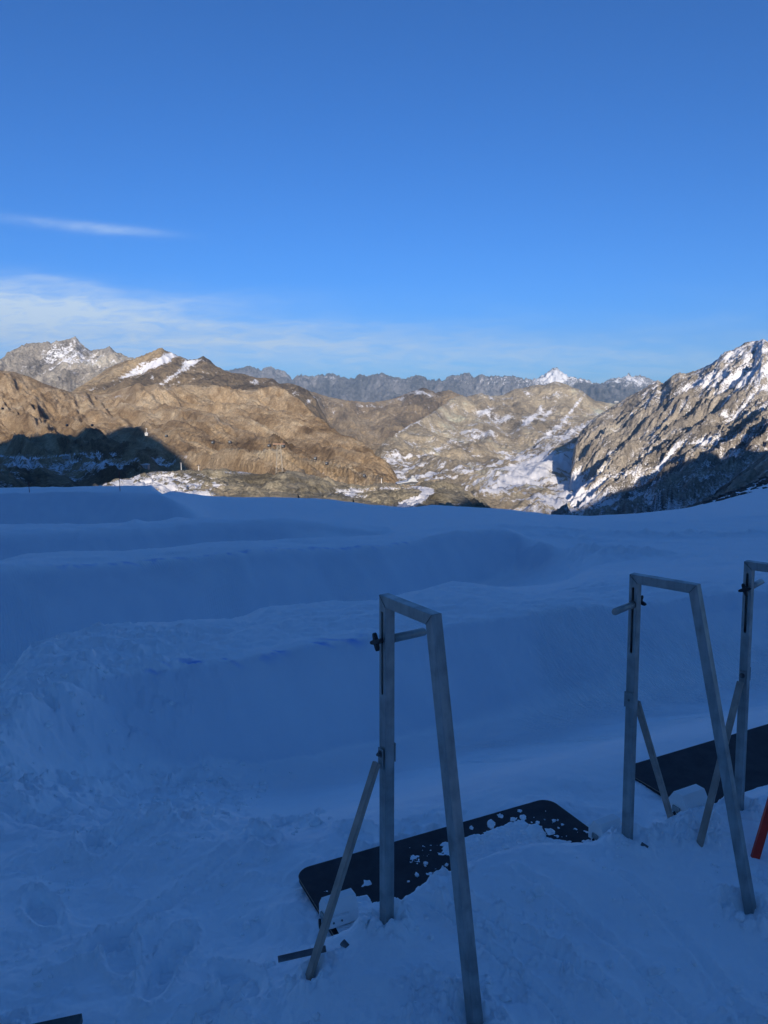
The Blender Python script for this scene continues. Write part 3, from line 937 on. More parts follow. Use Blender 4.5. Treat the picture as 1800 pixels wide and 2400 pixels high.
def snow_v(e):
    P = e['PX'], e['PY']
    X, Y = e['X'], e['Y']
    # streaks following the ground down to the left
    a = R(28)
    u, v = X * math.cos(a) + Y * math.sin(a), -X * math.sin(a) + Y * math.cos(a)
    w = 60 * fbm(X / 400, Y / 400, 3, 400)
    st = fbm((u + w) / 520, (v + w) / 55, 6, 401, gain=.62)
    low = sst(1020, 1090, e['PY']) * sst(850, 960, e['PX'])
    b = .26 + .36 * e['fine'] + .08 * e['conc']
    b += low * (.02 + .70 * st) + .10 * low
    b += .62 * gauss2(*P, 1250, 1095, 120, 26, -12) + .45 * gauss2(*P, 1330, 1150, 100, 35, -35) + .38 * gauss2(*P, 1200, 1130, 90, 22, -25)
    b += .42 * gauss2(*P, 1330, 1020, 60, 14, -30) + .5 * gauss2(*P, 1296, 1010, 45, 8, -38)
    b += .60 * gauss2(*P, 1240, 985, 30, 7, -35) + .55 * gauss2(*P, 1280, 975, 22, 6, -45) + .5 * gauss2(*P, 1345, 955, 40, 4, -50) + .6 * gauss2(*P, 1135, 965, 20, 7, -10) + .45 * gauss2(*P, 1130, 1020, 45, 9, -12)
    b += .5 * gauss2(*P, 1187, 978, 18, 7, -30) + .45 * gauss2(*P, 1268, 955, 6, 9) + .5 * gauss2(*P, 1030, 950, 34, 4, -42) + .42 * gauss2(*P, 955, 1000, 40, 5, -30) + .3 * gauss2(*P, 1020, 1060, 60, 6, -35)
    b += .3 * gauss2(*P, 1145, 990, 60, 6, -8) + .35 * gauss2(*P, 1100, 1010, 35, 5, -10)
    b += .35 * gauss2(*P, 1150, 932, 5, 8, -40) * 1 + .2 * gauss2(*P, 1210, 925, 40, 10) * e['fine'] * 2
    b -= .25 * gauss2(*P, 1130, 1160, 45, 30) + .25 * gauss2(*P, 1100, 1078, 80, 8) + .2 * gauss2(*P, 1280, 1150, 40, 8)
    return b


build_mountain('valley_and_ridge', V_lines, [4, 30, 80, 80, 70, 60, 80, 14, 6], -.14, .50, 620, m_valley, 68, 440, (1, .5), rot=20, ridge_line=6, keep=.16, snow=snow_v, seed=51, rough=.55, jag=9, label='pale valley floor with snow streaks rising to a rocky ridge')

# --- F warm brown hill on the left
F5 = [(-400, 850, 2100), (-100, 862, 2100), (0, 869, 2100), (33, 872), (65, 883), (105, 901, 2050), (145, 914), (181, 923), (217, 925, 2200), (268, 919), (300, 908, 2100), (318, 899, 2000), (329, 897), (340, 906), (369, 901), (394, 911), (434, 903, 2200), (488, 914), (550, 917, 2200), (605, 912), (645, 905, 2100), (659, 910, 2080), (681, 925, 2000),
      (717, 959, 1850), (753, 992, 1700), (789, 1021, 1560), (825, 1046, 1430), (862, 1071, 1320), (898, 1104, 1200), (923, 1125, 1120), (960, 1190, 1100), (1100, 1300, 1100)]
f5 = line(F5)
F_lines = [line([(-400, 1230, 620), (1100, 1260, 620)]),
           line([(-400, 1150, 800), (0, 1150), (500, 1145), (900, 1160), (960, 1215), (1100, 1290)]),
           line([(-400, 1100, 1050), (0, 1100, 1050), (300, 1092), (480, 1095), (600, 1085), (800, 1095), (880, 1116, 980), (923, 1140, 960), (960, 1205, 960), (1100, 1292, 960)]),
           line([(-400, 1052, 1350), (0, 1055, 1350), (300, 1045), (500, 1030), (700, 1040, 1350), (789, 1062, 1250), (862, 1092, 1120), (905, 1124, 1030), (960, 1200, 1020), (1100, 1296, 1020)]),
           line([(-400, 960, 1750), (0, 960, 1750), (200, 985), (300, 968), (400, 975), (520, 965), (650, 970, 1700), (700, 990, 1600), (753, 1018, 1480), (825, 1062, 1280), (880, 1100, 1130), (915, 1126, 1060), (960, 1195, 1050), (1100, 1298, 1050)]),
           f5, shifted(f5, 160, -90), shifted(f5, 600, -420)]


def snow_f(e):
    P = e['PX'], e['PY']
    X, Y = e['X'], e['Y']
    b = .12 + .22 * e['fine'] + .10 * e['conc']
    b += .35 * gauss2(*P, 250, 935, 80, 16) * sst(-.2, .4, e['fine']) + .22 * gauss2(*P, 480, 950, 40, 6) + .3 * gauss2(*P, 395, 912, 30, 4)
    b += .10 * sst(1060, 1120, e['PY']) * sst(560, 640, e['PX'])
    # snow-covered flats and service roads in the shadowed basin
    basin = (1 - sst(400, 520, e['PX'])) * sst(1045, 1075, e['PY'])
    st = fbm(X / 90, Y / 55, 4, 411, gain=.6)
    b += basin * (.10 + .40 * st) + .5 * basin * gauss2(*P, 240, 1093, 110, 17) + .3 * basin * gauss2(*P, 40, 1090, 60, 7)
    road = np.exp(-((e['PY'] - (1068 + 6 * np.sin(e['PX'] / 45))) / 2.2) ** 2)
    b += .5 * road * (1 - sst(150, 330, e['PX']))
    return b


build_mountain('warm_brown_hill', F_lines, [8, 40, 60, 90, 110, 12, 6], -.80, .10, 760, m_hill, 44, 210, (1.3, .26), rot=32, ridge_line=5, keep=.10, snow=snow_f, seed=61, rough=.60, crag=4, jag=3.2, label='warm brown rocky hill on the left, its foot in shadow')

# --- G right-hand mountain
G_r = [(1200, 1262, 2400), (1290, 1222, 2400), (1322, 1205, 2450), (1333, 1165, 2480), (1339, 1095, 2520), (1344, 1060, 2560), (1350, 1040), (1360, 1018, 2650), (1390, 985, 2750), (1420, 966), (1445, 949, 2900), (1481, 928, 2900), (1511, 913), (1529, 901), (1541, 895), (1553, 902), (1574, 884, 2800), (1592, 875), (1604, 879), (1616, 876), (1641, 869),
       (1665, 859, 2700), (1680, 848), (1692, 836), (1722, 825), (1746, 810), (1770, 806), (1788, 799, 2500), (1800, 804), (1830, 790), (1900, 775), (2100, 740), (2400, 730)]
gr = line(G_r)
G_lines = [line([(1200, 1300, 900), (2400, 1300, 900)]),
           line([(1200, 1280, 1300), (1300, 1232, 1300), (1500, 1200), (1700, 1165), (1800, 1145, 1200), (2400, 1050, 1200)]),
           line([(1200, 1275, 1700), (1290, 1230, 1700), (1400, 1178, 1750), (1500, 1135, 1750), (1600, 1100, 1700), (1700, 1070, 1600), (1800, 1045, 1500), (2400, 950, 1500)]),
           line([(1200, 1268, 2100), (1290, 1227, 2100), (1340, 1165, 2150), (1400, 1100, 2150), (1500, 1040, 2150), (1600, 1000, 2100), (1700, 975, 2000), (1800, 950, 1900), (2400, 860, 1900)]),
           gr, shifted(gr, 200, -160), shifted(gr, 900, -800)]


def snow_g(e):
    P = e['PX'], e['PY']
    X, Y = e['X'], e['Y']
    b = .33 + .42 * e['fine'] + .10 * e['conc']
    up = sst(1560, 1740, e['PX']) * (1 - sst(870, 960, e['PY']))
    b += .20 * up
    b += .18 * gauss2(*P, 1790, 875, 70, 22, -15) + .22 * gauss2(*P, 1640, 900, 70, 14, -25) + .25 * gauss2(*P, 1535, 935, 30, 14)
    b += .42 * gauss2(*P, 1655, 1035, 55, 10, -8) + .36 * gauss2(*P, 1740, 1020, 30, 9) + .25 * gauss2(*P, 1700, 975, 60, 10, -15)
    b += .40 * gauss2(*P, 1580, 1055, 50, 4, -48)
    b += (.45 + .4 * e['fine']) * gauss2(*P, 1365, 1165, 45, 32, -30) + .35 * gauss2(*P, 1345, 1135, 22, 40, 0)
    b -= .30 * gauss2(*P, 1630, 985, 45, 16) + .2 * gauss2(*P, 1460, 1010, 40, 60) * 1.0
    b += .12 * sst(1095, 1160, e['PY'])
    return b


build_mountain('right_rocky_mountain', G_lines, [6, 60, 110, 120, 130, 14, 6], .22, .78, 640, m_right, 40, 210, (1.15, .40), rot=-52, ridge_line=4, keep=.14, snow=snow_g, seed=71, rough=.56, crag=11, jag=11, label='tall rocky mountain with patchy snow on the right')

# --- H shaded near ridge on the right
H_r = [(1400, 1300, 500), (1560, 1225, 510), (1632, 1198, 520), (1680, 1155, 500), (1722, 1118, 480), (1752, 1093, 470), (1800, 1064, 450), (1900, 1005, 430), (2300, 830, 430)]
hr = line(H_r)
H_lines = [line([(1400, 1330, 230), (1632, 1260, 240), (1800, 1200, 240), (2300, 1100, 240)]), line([(1400, 1310, 380), (1632, 1215, 390), (1800, 1120, 360), (2300, 950, 340)]), hr, shifted(hr, 60, -40), shifted(hr, 300, -280)]
build_mountain('shaded_scree_ridge', H_lines, [30, 60, 12, 6], .28, .75, 260, m_right, 7, 45, (1, .5), rot=-50, ridge_line=2, keep=.2, snow=lambda e: .30 + .3 * e['fine'] + .1 * e['conc'], seed=81, rough=.6, crag=2.0, jag=1.4, label='dark scree ridge in shade at the right edge')

# --- I knolls between the snow field and the hill
I2 = [(-300, 1260, 420), (0, 1240), (120, 1190), (200, 1155), (240, 1141), (280, 1134), (304, 1131), (320, 1119), (351, 1110), (388, 1107), (426, 1105), (479, 1108), (514, 1109), (532, 1104), (554, 1106), (600, 1113), (645, 1117), (665, 1108), (677, 1104), (690, 1107), (731, 1115), (768, 1127), (785, 1138), (797, 1143), (830, 1142), (870, 1148), (900, 1143), (923, 1142), (977, 1140), (985, 1135), (1035, 1133),
      (1068, 1140), (1097, 1156), (1125, 1180), (1150, 1205), (1300, 1260), (1500, 1300)]
i2 = line(I2)
I_lines = [line([(-300, 1330, 170), (0, 1280), (240, 1230), (1100, 1235), (1300, 1270), (1500, 1310)]),
           line([(-300, 1300, 230), (0, 1260), (200, 1195), (300, 1172), (450, 1168), (600, 1180), (700, 1180), (800, 1183), (930, 1195), (1050, 1195), (1120, 1205), (1300, 1265), (1500, 1305)]),
           line([(-300, 1280, 310), (0, 1250), (200, 1175), (300, 1150), (450, 1143), (600, 1150), (680, 1142), (740, 1150), (800, 1165), (850, 1172), (900, 1158), (960, 1172), (1000, 1165), (1080, 1170), (1125, 1195), (1300, 1262), (1500, 1302)]),
           i2, shifted(i2, 60, -25), shifted(i2, 200, -140)]


def snow_i(e):
    P = e['PX'], e['PY']
    b = .10 + .30 * e['fine'] + .18 * e['conc']
    b += 1.0 * gauss2(*P, 370, 1132, 110, 30) * (.8 + .5 * e['fine']) + .3 * gauss2(*P, 300, 1135, 60, 20) + .40 * gauss2(*P, 300, 1145, 80, 14) + .60 * gauss2(*P, 520, 1137, 70, 7) + .6 * gauss2(*P, 560, 1107, 60, 4) + .3 * gauss2(*P, 620, 1118, 30, 4)
    b += .60 * gauss2(*P, 450, 1158, 100, 9) + .28 * gauss2(*P, 640, 1168, 60, 5)
    b -= .35 * gauss2(*P, 575, 1130, 60, 8) * 1.0
    b += .85 * gauss2(*P, 812, 1160, 42, 17, 10) + .55 * gauss2(*P, 850, 1150, 30, 6)
    b += .75 * gauss2(*P, 925, 1144, 55, 5)
    # the ploughed snow road that swings down in a bend
    rx = 1003 - 70 * np.clip((e['PY'] - 1152) / 36, 0, 1) ** 1.6 - 25 * np.clip((1152 - e['PY']) / 12, 0, 1) ** 2
    b += .95 * np.exp(-((e['PX'] - rx) / (17 + 30 * np.clip((e['PY'] - 1165) / 25, 0, 1))) ** 4) * sst(1138, 1142, e['PY'])
    b -= .3 * gauss2(*P, 900, 1165, 30, 8)
    b += .30 * gauss2(*P, 1065, 1180, 22, 10) + .2 * gauss2(*P, 1050, 1147, 20, 3)
    return b


kn, _ = build_mountain('rocky_knolls', I_lines, [10, 60, 90, 14, 6], -.70, .30, 700, m_knoll, 4.2, 42, (1, .8), rot=20, ridge_line=3, keep=.25, snow=snow_i, seed=91, rough=.55, crag=1.3, jag=.6, label='sunlit rocky knolls with snow beyond the shaded piste')

# --- floor far below everything, out to the horizon
bm = bmesh.new()
bmesh.ops.create_circle(bm, cap_ends=True, radius=26000, segments=64)
g = obj('valley_ground', bm, simple_mat('distant_ground', (.10, .09, .075), .95, var=.3, vscale=.0004))
g.location = (0, 0, -2600)
tag(g, 'distant valley ground far below the mountains', kind='structure')

# --- the mountain behind the viewer that throws the shadow over the piste
#     silhouette: height at y = -800 as a function of x
SIL = [(-6000, 60), (-3000, 120), (-1800, 330), (-1300, 560), (-1000, 615), (-700, 625), (-578, 620), (-524, 615), (-454, 603), (-400, 612), (-380, 655), (-333, 671), (-311, 645), (-261, 588), (-203, 533), (-149, 485), (-120, 450), (-70, 335),
       (-30, 285), (40, 272), (80, 282), (120, 300), (200, 350), (273, 390), (350, 420), (428, 441), (504, 460), (597, 505), (670, 546), (740, 568), (778, 586), (800, 600), (824, 614), (850, 604), (900, 580), (1000, 555), (1400, 480), (3000, 160), (6000, 60)]
DB = 350.0                      # how far behind the viewer its crest runs
sx = np.array([p[0] for p in SIL], float) - (800 - DB) * math.tan(SUN_AZ)
sz = np.array([p[1] for p in SIL], float) - (800 - DB) * math.tan(SUN_EL) / math.cos(SUN_AZ)
xs = np.concatenate([np.linspace(-6000, -1400, 60), np.linspace(-1380, 1480, 420), np.linspace(1500, 6000, 60)])
prof = np.interp(xs, sx, sz) + 4 * fbm(xs / 60, xs * 0, 4, 7, gain=.55) * sst(120, 260, np.abs(xs))
rows = [(-40, .0), (-.25 * DB, .12), (-.5 * DB, .40), (-.75 * DB, .70), (-.93 * DB, .93), (-DB, 1.0), (-DB - 50, .92), (-DB - 400, .4), (-DB - 1400, -.6)]
ry = np.array([r[0] for r in rows], float); rf = np.array([r[1] for r in rows])
yy_ = np.concatenate([np.linspace(-40, -DB, 90), np.linspace(-DB - 10, -DB - 1400, 30)])
ff = np.interp(-yy_, -ry, rf)
Xo, Yo = np.meshgrid(xs, yy_)
Zo = -20 + (prof[None, :] + 20) * ff[:, None]
Zo += 22 * (ridged(Xo / 220, Yo / 260, 5, 171) - .45) * sst(.0, .3, 1 - np.abs(ff[:, None])) * sst(60, 160, -Yo) * .6
mo = grid_mesh('mountain_behind_camera', Xo, Yo, Zo, {'snow': .55 + .4 * fbm(Xo / 120, Yo / 120, 5, 173), 'tone': .5 + .4 * fbm(Xo / 200, Yo / 200, 3, 175)})
mo.materials.append(m_behind)
o = obj('shadowing_mountain', mo)
tag(o, 'mountain behind the viewer whose shadow covers the piste', kind='structure')
# snow between the viewer and that mountain
Xo, Yo = np.meshgrid(np.linspace(-400, 400, 120), np.linspace(.5, -90, 60))
Zo = .1 + .0 * Xo - sst(0, 90, -Yo) * 1 + 4 * fbm(Xo / 40, Yo / 40, 3, 181) * sst(8, 60, np.abs(Xo) - Yo)
mo = grid_mesh('snow_terrace', Xo, Yo, Zo + .02, {'dye': Xo * 0, 'dirt': Xo * 0})
mo.materials.append(MS)
tag(obj('snow_terrace', mo), 'flat snow terrace behind the start gates', kind='structure')

#OBJECTS
def ground_at(x, y):
    return float(near_height([x], [y])[0])


# ------------------------------------------------------------------ start gate frames
def metal_mat(name, col, rough=.42, metal=.85, streak=.35):
    m, n, l, b = new_mat(name)
    t = n.new('ShaderNodeTexCoord')
    mp = n.new('ShaderNodeMapping'); mp.inputs['Scale'].default_value = (30, 30, 2.2)
    l.new(t.outputs['Object'], mp.inputs[0])
    x = n.new('ShaderNodeTexNoise'); x.inputs['Scale'].default_value = 1; x.inputs['Detail'].default_value = 6; x.inputs['Roughness'].default_value = .6
    l.new(mp.outputs[0], x.inputs['Vector'])
    y = n.new('ShaderNodeTexNoise'); y.inputs['Scale'].default_value = 14; y.inputs['Detail'].default_value = 5
    l.new(t.outputs['Object'], y.inputs['Vector'])
    mu = n.new('ShaderNodeMath'); mu.operation = 'MULTIPLY'; l.new(x.outputs[0], mu.inputs[0]); l.new(y.outputs[0], mu.inputs[1])
    r = n.new('ShaderNodeValToRGB')
    r.color_ramp.elements[0].position = .14; r.color_ramp.elements[1].position = .34
    r.color_ramp.elements[0].color = (*[c * (1 - streak) for c in col], 1)
    r.color_ramp.elements[1].color = (*col, 1)
    l.new(mu.outputs[0], r.inputs[0]); l.new(r.outputs[0], b.inputs['Base Color'])
    b.inputs['Metallic'].default_value = metal
    mr = n.new('ShaderNodeMapRange'); mr.inputs[1].default_value = .3; mr.inputs[2].default_value = .7; mr.inputs[3].default_value = rough + .12; mr.inputs[4].default_value = rough - .08
    l.new(y.outputs[0], mr.inputs[0]); l.new(mr.outputs[0], b.inputs['Roughness'])
    bp = n.new('ShaderNodeBump'); bp.inputs['Strength'].default_value = .12; bp.inputs['Distance'].default_value = .002
    l.new(x.outputs[0], bp.inputs['Height']); l.new(bp.outputs[0], b.inputs['Normal'])
    return m


M_STEEL = metal_mat('galvanised_steel', (.40, .43, .42), .46, .6)
M_ALU = metal_mat('bare_aluminium', (.40, .42, .40), .45, .75, .2)
M_BRACE = metal_mat('weathered_brace_steel', (.44, .37, .31), .6, .3, .25)
M_BOLT = metal_mat('bolt_steel', (.22, .22, .22), .4, .8)
M_BLACK = simple_mat('black_plastic', (.012, .012, .013), .45)
M_WELD = metal_mat('weld_bead', (.25, .26, .25), .5, .6)

W = .0385          # tube width
HT = 1.20          # height of the frame's top over the snow at its front post
BAR = .257         # length of the top bar between the post's and the leg's centre lines


def tube_post(bottom):
    """square tube with a mitred top and a long slot right through it"""
    h = W / 2
    bm = prism_bm([(-h, bottom), (h, bottom), (h, HT - W - .0006), (-h, HT - .0006)], -h, h, .0022)
    me = bpy.data.meshes.new('post'); bm.to_mesh(me); bm.free()
    o = bpy.data.objects.new('post_tmp', me); COL.objects.link(o)
    # slot cutter: stadium
    s = .0062
    z0, z1 = HT - .348, HT - .055
    poly = [(s * math.cos(a), z1 - s + s * math.sin(a)) for a in [math.pi * i / 8 for i in range(9)]]
    poly += [(s * math.cos(a), z0 + s + s * math.sin(a)) for a in [math.pi + math.pi * i / 8 for i in range(9)]]
    cb = prism_bm(poly, -.1, .1)
    cm_ = bpy.data.meshes.new('cut'); cb.to_mesh(cm_); cb.free()
    c = bpy.data.objects.new('cut_tmp', cm_); COL.objects.link(c)
    md = o.modifiers.new('b', 'BOOLEAN'); md.object = c; md.operation = 'DIFFERENCE'; md.solver = 'EXACT'
    # hollow inside behind the slot
    ib = box_bm(-h + .003, h - .003, -h + .003, h - .003, HT - .6, HT - .045)
    im = bpy.data.meshes.new('in'); ib.to_mesh(im); ib.free()
    i_ = bpy.data.objects.new('in_tmp', im); COL.objects.link(i_)
    md2 = o.modifiers.new('b2', 'BOOLEAN'); md2.object = i_; md2.operation = 'DIFFERENCE'; md2.solver = 'EXACT'
    dg = bpy.context.evaluated_depsgraph_get()
    out = bpy.data.meshes.new_from_object(o.evaluated_get(dg))
    out.name = 'post'
    for q in (o, c, i_):
        bpy.data.objects.remove(q)
    out.materials.clear()
    out.materials.append(M_STEEL)
    return out


POST_ME = tube_post(-.30)
h_ = W / 2


def bar_and_leg(slope):
    """top bar and raked rear leg, mitred into each other"""
    ox = h_ / math.cos(math.atan(slope))

    def leg_x(z, side):
        return BAR + (HT - h_ - z) * slope + side * ox
    outer = (leg_x(HT, 1), HT)
    inner = (leg_x(HT - W, -1), HT - W)
    b1 = prism_bm([(-h_ + .0008, HT), (h_ + .0008, HT - W), (inner[0] - .0008, HT - W), (outer[0] - .0008, HT)], -h_, h_, .0022)
    b2 = prism_bm([inner, (outer[0], HT - .0003), (leg_x(-.45, 1), -.45), (leg_x(-.45, -1), -.45)], -h_, h_, .0022)
    bar = bpy.data.meshes.new('top_bar'); b1.to_mesh(bar); b1.free(); bar.materials.append(M_STEEL)
    leg = bpy.data.meshes.new('rear_leg'); b2.to_mesh(leg); b2.free(); leg.materials.append(M_STEEL)
    return bar, leg, outer, inner


def star_knob_bm(n=4, r0=.013, r1=.031, t=.014):
    bm = bmesh.new()
    pts = []
    for i in range(48):
        a = 2 * math.pi * i / 48
        f = (.5 + .5 * math.cos(n * a)) ** 1.6
        r = r0 + (r1 - r0) * f
        pts.append((r * math.cos(a), r * math.sin(a)))
    v0 = [bm.verts.new((x, 0, z)) for x, z in pts]
    v1 = [bm.verts.new((x, t, z)) for x, z in pts]
    bm.faces.new(v0); bm.faces.new(v1[::-1])
    for i in range(48):
        bm.faces.new((v0[i], v1[i], v1[(i + 1) % 48], v0[(i + 1) % 48]))
    bmesh.ops.recalc_face_normals(bm, faces=bm.faces[:])
    bmesh.ops.bevel(bm, geom=[e for e in bm.edges if abs(e.verts[0].co.y - e.verts[1].co.y) < 1e-6], offset=.002, segments=2, profile=.5, affect='EDGES')
    return bm


def make_frame(top, ang, side, handle_z, label, hlen, brace_len, lean=0.0, foot_drop=.72, slope=.187):
    """side: +1 puts the brace and knob on the frame's +Y flank, -1 mirrors them"""
    rot = Matrix.Rotation(lean, 3, 'Y') @ Matrix.Rotation(ang, 3, 'Z')
    foot = Vector(top) - rot @ Vector((0, 0, HT))
    root = empty('start_gate_frame', foot, rot.to_euler())
    tag(root, label, 'start gate', 'steel start gate frames in the snow')
    BAR_ME, LEG_ME, outer_top, inner_top = bar_and_leg(slope)
    for nm, me in (('front_post', POST_ME), ('top_bar', BAR_ME), ('rear_leg', LEG_ME)):
        obj(nm, me, None, root)
    # weld beads in the mitre joints
    for y in (-h_ - .0004, h_ + .0004):
        bm = bmesh.new(); add_rod(bm, (-h_ + .002, y, HT - .002), (h_ - .001, y, HT - W + .001), .0011, 6)
        obj('weld_seam', bm, M_WELD, root)
        bm = bmesh.new(); add_rod(bm, (outer_top[0] - .002, y, HT - .002), (inner_top[0] + .001, y, HT - W + .001), .0011, 6)
        obj('weld_seam', bm, M_WELD, root)
    # knob and handle
    z = HT - handle_z
    k = obj('clamp_knob', star_knob_bm(), M_BLACK, root, (0, side * (h_ + .018), z), (0, .35, 0 if side > 0 else math.pi))
    bm = bmesh.new(); add_rod(bm, (0, -.020, 0), (0, .004, 0), .0085, 14); shade_bm = bm
    obj('knob_stem', bm, M_BLACK, k)
    bm = bmesh.new()
    add_rod(bm, (0, -side * (h_ + .003), z), (0, -side * (h_ + hlen), z), .0145, 28)
    bmesh.ops.bevel(bm, geom=[e for e in bm.edges if abs(e.verts[0].co.y - e.verts[1].co.y) < 1e-5], offset=.002, segments=2, affect='EDGES')
    for f in bm.faces:
        f.smooth = abs(f.normal.y) < .5
    hd = obj('handle', bm, M_ALU, root)
    bm = bmesh.new(); add_rod(bm, (0, -side * (h_ + .0005), z), (0, -side * (h_ + .0028), z), .0185, 24)
    obj('washer', bm, M_BOLT, hd)
    # clamp plate on one flank, bolt and brace on the other
    zb = HT - .56
    bm = box_bm(-.022, .020, -side * (h_ + .0005), -side * (h_ + .0055), zb - .034, zb + .034, .001)
    pl = obj('clamp_plate', bm, M_STEEL, root)
    bm = bmesh.new(); add_rod(bm, (0, -side * (h_ + .0050), zb), (0, -side * (h_ + .0085), zb), .0055, 6)
    obj('bolt_end', bm, M_BOLT, pl)
    a = Vector((0, side * (h_ + .012), zb))
    b_ = Vector((0, side * brace_len, zb - foot_drop))
    bm = bmesh.new()
    d = (b_ - a).normalized()
    add_bar(bm, a + d * .03, b_ + d * .12, .030, .016, (0, d.z, -d.y))
    bmesh.ops.bevel(bm, geom=bm.edges[:], offset=.0015, segments=2, affect='EDGES')
    br = obj('brace', bm, M_BRACE, root)
    bm = bmesh.new()
    # flattened tongue bolted against the post
    add_box(bm, -.0145, .0145, min(side * (h_ + .0045), side * (h_ + .0085)), max(side * (h_ + .0045), side * (h_ + .0085)), zb - .052, zb + .020)
    bmesh.ops.bevel(bm, geom=bm.edges[:], offset=.001, segments=1, affect='EDGES')
    obj('brace_tongue', bm, M_STEEL, br)
    bm = bmesh.new()
    add_rod(bm, (0, side * (h_ + .0087), zb), (0, side * (h_ + .0105), zb), .0125, 20)
    add_rod(bm, (0, side * (h_ + .0106), zb), (0, side * (h_ + .018), zb), .0082, 6)
    add_rod(bm, (0, side * (h_ + .018), zb), (0, side * (h_ + .023), zb), .0045, 10)
    obj('bolt', bm, M_BOLT, br)
    # dark end cap closing the tube foot
    return root


def frame_at(px, py, d, vec, **kw):
    t = at(px, py, d)
    ang = math.atan2(vec[1], vec[0])
    return make_frame((t.x, t.y, t.z), ang, **kw)


# front post tops and bar directions measured off the photograph
# local +Y of a frame is 90 degrees left of its bar direction, i.e. away from the viewer and right
FRAME_L = frame_at(907, 1394, 2.50, (.143, -.214), side=-1, handle_z=.156, hlen=.135, brace_len=.30, lean=0.0,
                   label='nearest steel start gate frame, its brace standing out to the left', foot_drop=.68)
FRAME_M = frame_at(1490, 1345, 3.20, (.178, -.184), side=1, handle_z=.131, hlen=.15, brace_len=.46, lean=-.019,
                   label='middle steel start gate frame whose handle sticks out to the left', foot_drop=.80, slope=.222)
FRAME_R = frame_at(1757, 1315, 3.557, (.178, -.184), side=-1, handle_z=.131, hlen=.135, brace_len=.40, lean=-.029,
                   label='steel start gate frame cut by the right edge of the photo', foot_drop=.62)


# ------------------------------------------------------------------ mats
def mat_material():
    m, n, l, b = new_mat('black_rubber_matting')
    t = n.new('ShaderNodeTexCoord')
    x = n.new('ShaderNodeTexNoise'); x.inputs['Scale'].default_value = 260; x.inputs['Detail'].default_value = 3
    l.new(t.outputs['Object'], x.inputs['Vector'])
    y = n.new('ShaderNodeTexNoise'); y.inputs['Scale'].default_value = 7; y.inputs['Detail'].default_value = 7; y.inputs['Roughness'].default_value = .7
    l.new(t.outputs['Object'], y.inputs['Vector'])
    r = n.new('ShaderNodeValToRGB')
    r.color_ramp.elements[0].position = .35; r.color_ramp.elements[0].color = (.018, .018, .022, 1)
    r.color_ramp.elements[1].position = .72; r.color_ramp.elements[1].color = (.045, .045, .052, 1)
    l.new(y.outputs[0], r.inputs[0])
    l.new(r.outputs[0], b.inputs['Base Color'])
    b.inputs['Roughness'].default_value = .85
    bp = n.new('ShaderNodeBump'); bp.inputs['Strength'].default_value = .5; bp.inputs['Distance'].default_value = .002
    l.new(x.outputs[0], bp.inputs['Height']); l.new(bp.outputs[0], b.inputs['Normal'])
    return m


M_MAT = mat_material()
M_EDGE = simple_mat('worn_mat_edge', (.30, .22, .16), .8, var=.3, vscale=30)


def make_mat(px, py, z, e1, length, depth, label, zoff=0.0, tilt=(0, 0)):
    q = at(px, py, 1.0)
    d = (z - CZ) / (q.z - CZ)
    A = Vector((q.x * d, d, z))
    e1 = Vector((*e1, 0)).normalized()
    e2 = Vector((e1.y, -e1.x, 0))
    ang = math.atan2(e1.y, e1.x)
    root = empty('start_mat', A, (tilt[0], tilt[1], ang))
    tag(root, label, 'mat', 'black start mats lying between the gate frames')
    # rounded slab in local coordinates: x along the far edge, y from 0 to -depth
    r = .07
    pts = []
    for cx, cy, a0 in ((length - r, -r, 0), (r, -r, 90), (r, -depth + r, 180), (length - r, -depth + r, 270)):
        for i in range(9):
            a = R(a0 + i * 90 / 8)
            pts.append((cx + r * math.cos(a), cy + r * math.sin(a)))
    bm = bmesh.new()
    vt = [bm.verts.new((x, y, 0)) for x, y in pts]
    vb = [bm.verts.new((x, y, -.022)) for x, y in pts]
    bm.faces.new(vt); bm.faces.new(vb[::-1])
    for i in range(len(pts)):
        bm.faces.new((vt[i], vb[i], vb[(i + 1) % len(pts)], vt[(i + 1) % len(pts)]))
    bmesh.ops.recalc_face_normals(bm, faces=bm.faces[:])
    obj('rubber_top', bm, M_MAT, root)
    bm = bmesh.new()
    for i in range(len(pts)):
        (x0, y0), (x1, y1) = pts[i], pts[(i + 1) % len(pts)]
        if y0 < -depth * .6 and y1 < -depth * .6:
            continue
        add_rod(bm, (x0, y0, -.0035), (x1, y1, -.0035), .0022, 5)
    obj('edge_binding', bm, M_EDGE, root)
    return root


MAT1 = make_mat(690, 2040, .008, (1.235, .61), 1.40, .62, 'black start mat half buried in snow beside the nearest frame')
MAT2 = make_mat(1452, 1800, -.045, (1.235, .64), 2.1, .60, 'black start mat behind the right-hand frames, free of snow')

# ------------------------------------------------------------------ white wand housings
M_WHITE = simple_mat('white_coated_plastic', (.80, .81, .80), .35, bump=.05, var=.06)


